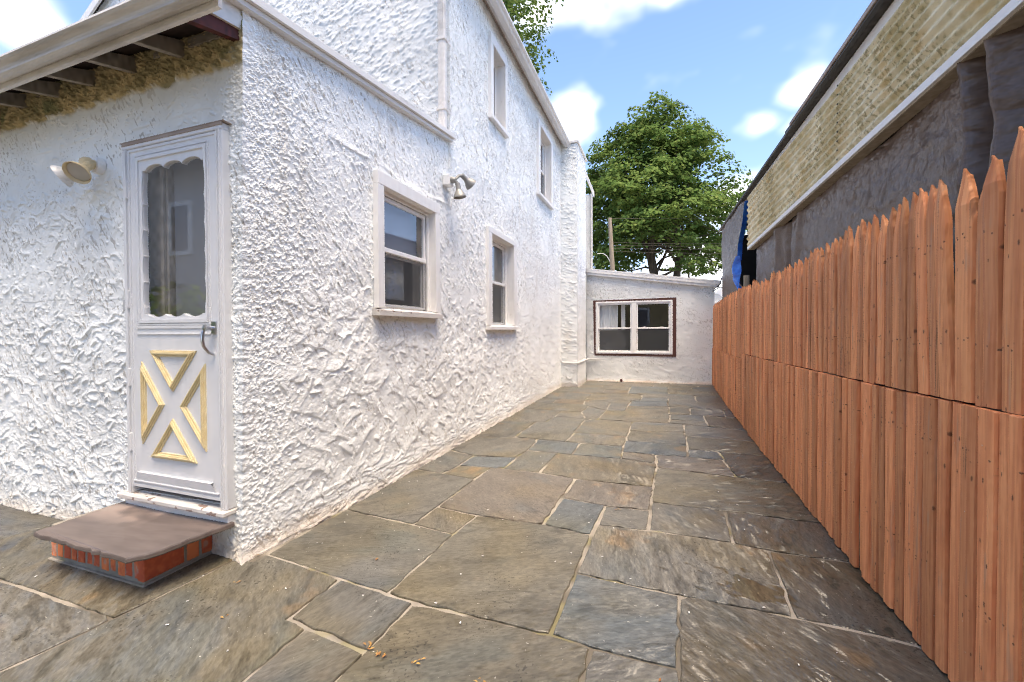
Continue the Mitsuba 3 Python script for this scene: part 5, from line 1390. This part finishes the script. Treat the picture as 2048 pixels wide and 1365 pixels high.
# ------------------------------------------------------------------ trees
def leaf_cloud(centres, outs, radii, per, size, r, droop=.45):
    """sprays of leaves: little domes of bent quads round each centre"""
    n = len(centres)
    c = np.repeat(centres, per, 0); ou = np.repeat(outs, per, 0); R = np.repeat(radii, per)[:, None]; N = len(c)
    th = r.uniform(0, 2 * PI, N); q = np.sqrt(r.random(N))
    off = np.stack([np.cos(th) * q, np.sin(th) * q, -droop * q ** 2 + .16 * r.standard_normal(N)], 1)
    p = c + off * R
    nrm = np.stack([.55 * np.cos(th) * q, .55 * np.sin(th) * q, np.full(N, .85)], 1) + .55 * ou + .42 * r.standard_normal((N, 3))
    nrm /= np.linalg.norm(nrm, axis=1, keepdims=True)
    a = np.cross(nrm, r.standard_normal((N, 3))); a /= np.linalg.norm(a, axis=1, keepdims=True); b = np.cross(nrm, a)
    s = size * r.uniform(.65, 1.25, N)[:, None]
    V = np.stack([p - a * s * .55, p - b * s * .42 - nrm * s * .10, p + a * s * .60, p + b * s * .42 - nrm * s * .10], 1).reshape(-1, 3)
    k = np.arange(N)[:, None] * 4
    Fc = np.vstack([k + [0, 1, 2], k + [0, 2, 3]])
    uv = np.repeat(np.stack([np.clip(np.repeat(r.random(n), per) * .6 + r.random(N) * .4, 0, 1), r.random(N)], 1), 4, 0)
    return tm(V, Fc), uv


def limb(p0, p1, r0, r1, r, n=7, wob=.12):
    t = np.linspace(0, 1, n)[:, None]; p = np.asarray(p0) + (np.asarray(p1) - np.asarray(p0)) * t
    L = np.linalg.norm(np.asarray(p1) - np.asarray(p0)); p[1:-1] += r.normal(0, wob * L / n, (n - 2, 3)); p[:, 2] += .10 * L * (t[:, 0] * (1 - t[:, 0]))
    return tube(p, np.linspace(r0, r1, n), 8)


MAP = thing('maple_tree', 'big round green maple with two dark trunks behind the annex roof', 'tree')
tr = np.random.default_rng(91)
MC = np.array([-.40, 27.7])
ZR = [4.7, 5.4, 6.2, 7.2, 8.2, 9.3, 10.3, 11.4, 12.4, 13.3, 14.2, 14.9, 15.5]
RR = [3.2, 3.8, 4.1, 4.4, 4.75, 4.8, 4.5, 4.1, 3.6, 3.0, 2.3, 1.5, .5]
lob = tr.uniform(0, 2 * PI, 12); lz = tr.uniform(5, 15.5, 60); la = tr.uniform(0, 2 * PI, 60)


def mR(z, a):
    base = np.interp(z, ZR, RR)
    b = 0
    for i in range(60):
        da = (a - la[i] + PI) % (2 * PI) - PI
        b = b + (.75 if i % 2 else -.85) * np.exp(-(da / .34) ** 2 - ((z - lz[i]) / .75) ** 2)
    return base * (1 + .30 * b)


n = 1500
zc = tr.uniform(4.7, 15.5, n * 3); acc = tr.random(n * 3) < np.interp(zc, ZR, np.array(RR) ** 1.6) / max(RR) ** 1.6
zc = zc[acc][:n]; az = tr.uniform(0, 2 * PI, len(zc)); rad = mR(zc, az) * (1 - .75 * tr.random(len(zc)) ** 1.8)
low = zc < 6.6
xo = rad * np.cos(az); yo = rad * np.sin(az)
keepc = ~((zc < 6.7 - .45 * np.abs(xo - .3)) & (np.abs(xo - .3) < 2.2)) & (tr.random(len(zc)) < .92)
zc, az, rad = zc[keepc], az[keepc], rad[keepc]
cen = np.stack([MC[0] + rad * np.cos(az), MC[1] + rad * np.sin(az), zc + .5 * (1 - rad / 6) - .25], 1)
outv = np.stack([np.cos(az), np.sin(az), np.full(len(az), .15)], 1)
m, uv = leaf_cloud(cen, outv, tr.uniform(.40, .80, len(cen)), 44, .20, tr)
put(MAP, 'crown', m, 'leaf', uv=uv)
wood = []
stems = [((-.35, 27.5, 0), (-.45, 27.5, 9.0), .34, .14), ((.95, 27.8, 0), (1.15, 27.8, 9.5), .32, .13)]
for a, b, r0, r1 in stems: wood.append(limb(a, b, r0, r1, tr, 9, .1))
put(MAP, 'trunk', wood[0], 'bark', smooth=50); put(MAP, 'trunk', wood[1], 'bark', smooth=50)
br = []
for k in range(46):
    s = stems[k % 2]; f = tr.uniform(.42, .98); p0 = np.array(s[0]) + (np.array(s[1]) - np.array(s[0])) * f
    c = cen[tr.integers(len(cen))]
    if k < 10: c = cen[np.argmin(np.abs(cen[:, 2] - tr.uniform(5.5, 8)) + tr.random(len(cen)) * 2)]
    br.append(limb(p0, c, .13 * (1.2 - f), .02, tr))
put(MAP, 'branch', cat(br), 'bark', smooth=50, kind='stuff')

OAK = thing('street_tree', 'loose leafed tree showing over the eave of the main roof', 'tree')
t2 = np.random.default_rng(17)
ce = []
for k in range(520):
    a = t2.uniform(0, 2 * PI); z = t2.uniform(9.6, 17.5)
    R = np.interp(z, [9.6, 11, 12.5, 14.5, 16.5, 17.5], [1.1, 1.75, 2.1, 2.5, 2.0, .8]) * (1 + .22 * math.sin(3 * a + z * 1.3) + .15 * math.sin(z * 3.1 + a))
    q = R * (1 - .8 * t2.random() ** 1.6); ce.append((-6.55 + q * math.cos(a), 16.6 + q * math.sin(a), z, math.cos(a), math.sin(a)))
ce = np.array(ce)
m, uv = leaf_cloud(ce[:, :3], np.c_[ce[:, 3:5], np.zeros(len(ce))], t2.uniform(.25, .5, len(ce)), 26, .135, t2, droop=.3)
put(OAK, 'crown', m, 'leaf', uv=uv)
put(OAK, 'trunk', limb((-6.7, 16.7, 0), (-6.5, 16.6, 15), .28, .05, t2, 9, .08), 'bark', smooth=50)
put(OAK, 'branch', cat([limb((-6.6, 16.65, t2.uniform(8, 13)), ce[t2.integers(len(ce)), :3], .07, .015, t2) for _ in range(22)]), 'bark', smooth=50, kind='stuff')
SH = thing('small_tree', 'low green tree top just above the annex roof right of the maple trunks', 'tree')
c3 = t2.normal(0, 1, (40, 3)) * [.55, .5, .32] + [1.35, 24.0, 4.75]
m, uv = leaf_cloud(c3, np.tile([0, -.3, .2], (40, 1)), t2.uniform(.25, .4, 40), 26, .14, t2)
put(SH, 'crown', m, 'leaf', uv=uv); put(SH, 'trunk', limb((1.4, 24, 0), (1.35, 24, 4.7), .09, .04, t2), 'bark', smooth=50)

# ------------------------------------------------------------------ the other side of the yard: seen in the panes
OH = thing('opposite_house', 'plain grey stucco house behind the viewer, reflected in the porch door', 'house')
put(OH, 'wall', bx(-19, -9.2, -10.5, -4.2, 0, 6.2, 0), 'far_stucco')
put(OH, 'roof', tm([[-19.4, -10.9, 6.2], [-8.8, -10.9, 6.2], [-8.8, -3.8, 6.2], [-19.4, -3.8, 6.2], [-19.4, -7.3, 8.8], [-8.8, -7.3, 8.8]], [[0, 3, 2, 1], [0, 1, 5, 4], [2, 3, 4, 5], [3, 0, 4, 4], [1, 2, 5, 5]]), 'roof_shingle')
for xx in (-16.6, -14.2, -11.8):
    w_ = put(OH, 'window', cat([bx(xx - .45, xx + .45, -4.21, -4.15, 3.3, 4.7, .01)]), 'white_trim'); put(w_, 'pane', bx(xx - .3, xx + .3, -4.17, -4.14, 3.42, 4.58, .01), 'interior_mid')
YH = thing('yellow_house', 'yellow clapboard house behind the viewer, reflected in the annex window', 'house')
put(YH, 'wall', bx(-3.5, 8.5, -13.5, -9.5, 0, 6.0, 0), 'yellow_siding')
put(YH, 'clapboard', cat([bx(-3.52, 8.52, -9.52 + 0, -9.47, z, z + .17, .004) for z in np.arange(.1, 5.9, .19)]), 'yellow_siding', kind='stuff')
put(YH, 'roof', tm([[-3.9, -13.9, 6], [8.9, -13.9, 6], [8.9, -9.1, 6], [-3.9, -9.1, 6], [-3.9, -11.5, 7.9], [8.9, -11.5, 7.9]], [[0, 3, 2, 1], [0, 1, 5, 4], [2, 3, 4, 5], [3, 0, 4, 4], [1, 2, 5, 5]]), 'roof_shingle')
for xx in (-1.2, 2.2, 5.4):
    w_ = put(YH, 'window', bx(xx - .5, xx + .5, -9.46, -9.40, 1.3, 2.9, .01), 'white_trim'); put(w_, 'pane', bx(xx - .36, xx + .36, -9.42, -9.38, 1.45, 2.75, .01), 'interior_mid')
BU = thing('hedge_shrub', 'dark bushy shrubs before the opposite house, reflected in the porch door', 'shrub')
c4 = t2.normal(0, 1, (160, 3)) * [2.6, .7, .5] + [-10.8, -2.9, 1.2]; c4[:, 2] = np.abs(c4[:, 2])
m, uv = leaf_cloud(c4, np.tile([0, .5, .3], (160, 1)), t2.uniform(.35, .6, 160), 26, .18, t2)
put(BU, 'leaves', m, 'leaf', uv=uv)

# ------------------------------------------------------------------ small litter in the joints
lf = []; luv = []
lr = np.random.default_rng(5)
SPOT = [(-1.55, 1.06), (-1.12, 1.42), (-1.05, 1.41), (-2.05, 1.55), (-1.86, 1.36), (-.62, 1.40), (.05, 1.3), (.62, 4.4), (-.28, 3.1), (-2.2, 1.80), (-.1, 1.28), (.02, 1.62), (-1.5, 2.0), (.70, 4.75), (-.9, 1.42), (-2.3, 1.84)]
for (x_, y_) in SPOT:
    for _ in range(lr.integers(2, 7)):
        px_, py_ = x_ + lr.normal(0, .02), y_ + lr.normal(0, .012); s = lr.uniform(.005, .014); a = lr.uniform(0, 2 * PI)
        d = np.array([math.cos(a), math.sin(a)]); e = np.array([-d[1], d[0]]); z = .004 + lr.uniform(0, .004)
        lf.append(tm([[px_ - d[0] * s, py_ - d[1] * s, z], [px_ - e[0] * s * .4, py_ - e[1] * s * .4, z + .003], [px_ + d[0] * s, py_ + d[1] * s, z + .002], [px_ + e[0] * s * .4, py_ + e[1] * s * .4, z + .004]], [[0, 1, 2, 3]])); luv += [[lr.random(), 0]] * 4
k = put(None, 'leaf_litter', cat(lf), 'dry_leaf', uv=np.array(luv))
labels[k] = {'label': 'crumbs of dry brown leaves caught in the joints of the patio', 'category': 'leaves', 'kind': 'stuff'}
ch = []
for _ in range(110):
    px_, py_ = lr.uniform(-3.6, .7), lr.uniform(.9, 4.2)
    if py_ > 1.7 and px_ < -2.1: continue
    s = lr.uniform(.0015, .0048); a = lr.uniform(0, PI)
    m = bx(-s * 1.5, s * 1.5, -s * .7, s * .7, 0, .0015, 0); m.apply_transform(trimesh.transformations.rotation_matrix(a, [0, 0, 1])); m.apply_translation([px_, py_, .004]); ch.append(m)
k = put(None, 'paint_chips', cat(ch), 'lamp_white')
labels[k] = {'label': 'tiny white paint chips scattered on the wet flagstones', 'category': 'paint chips', 'kind': 'stuff'}
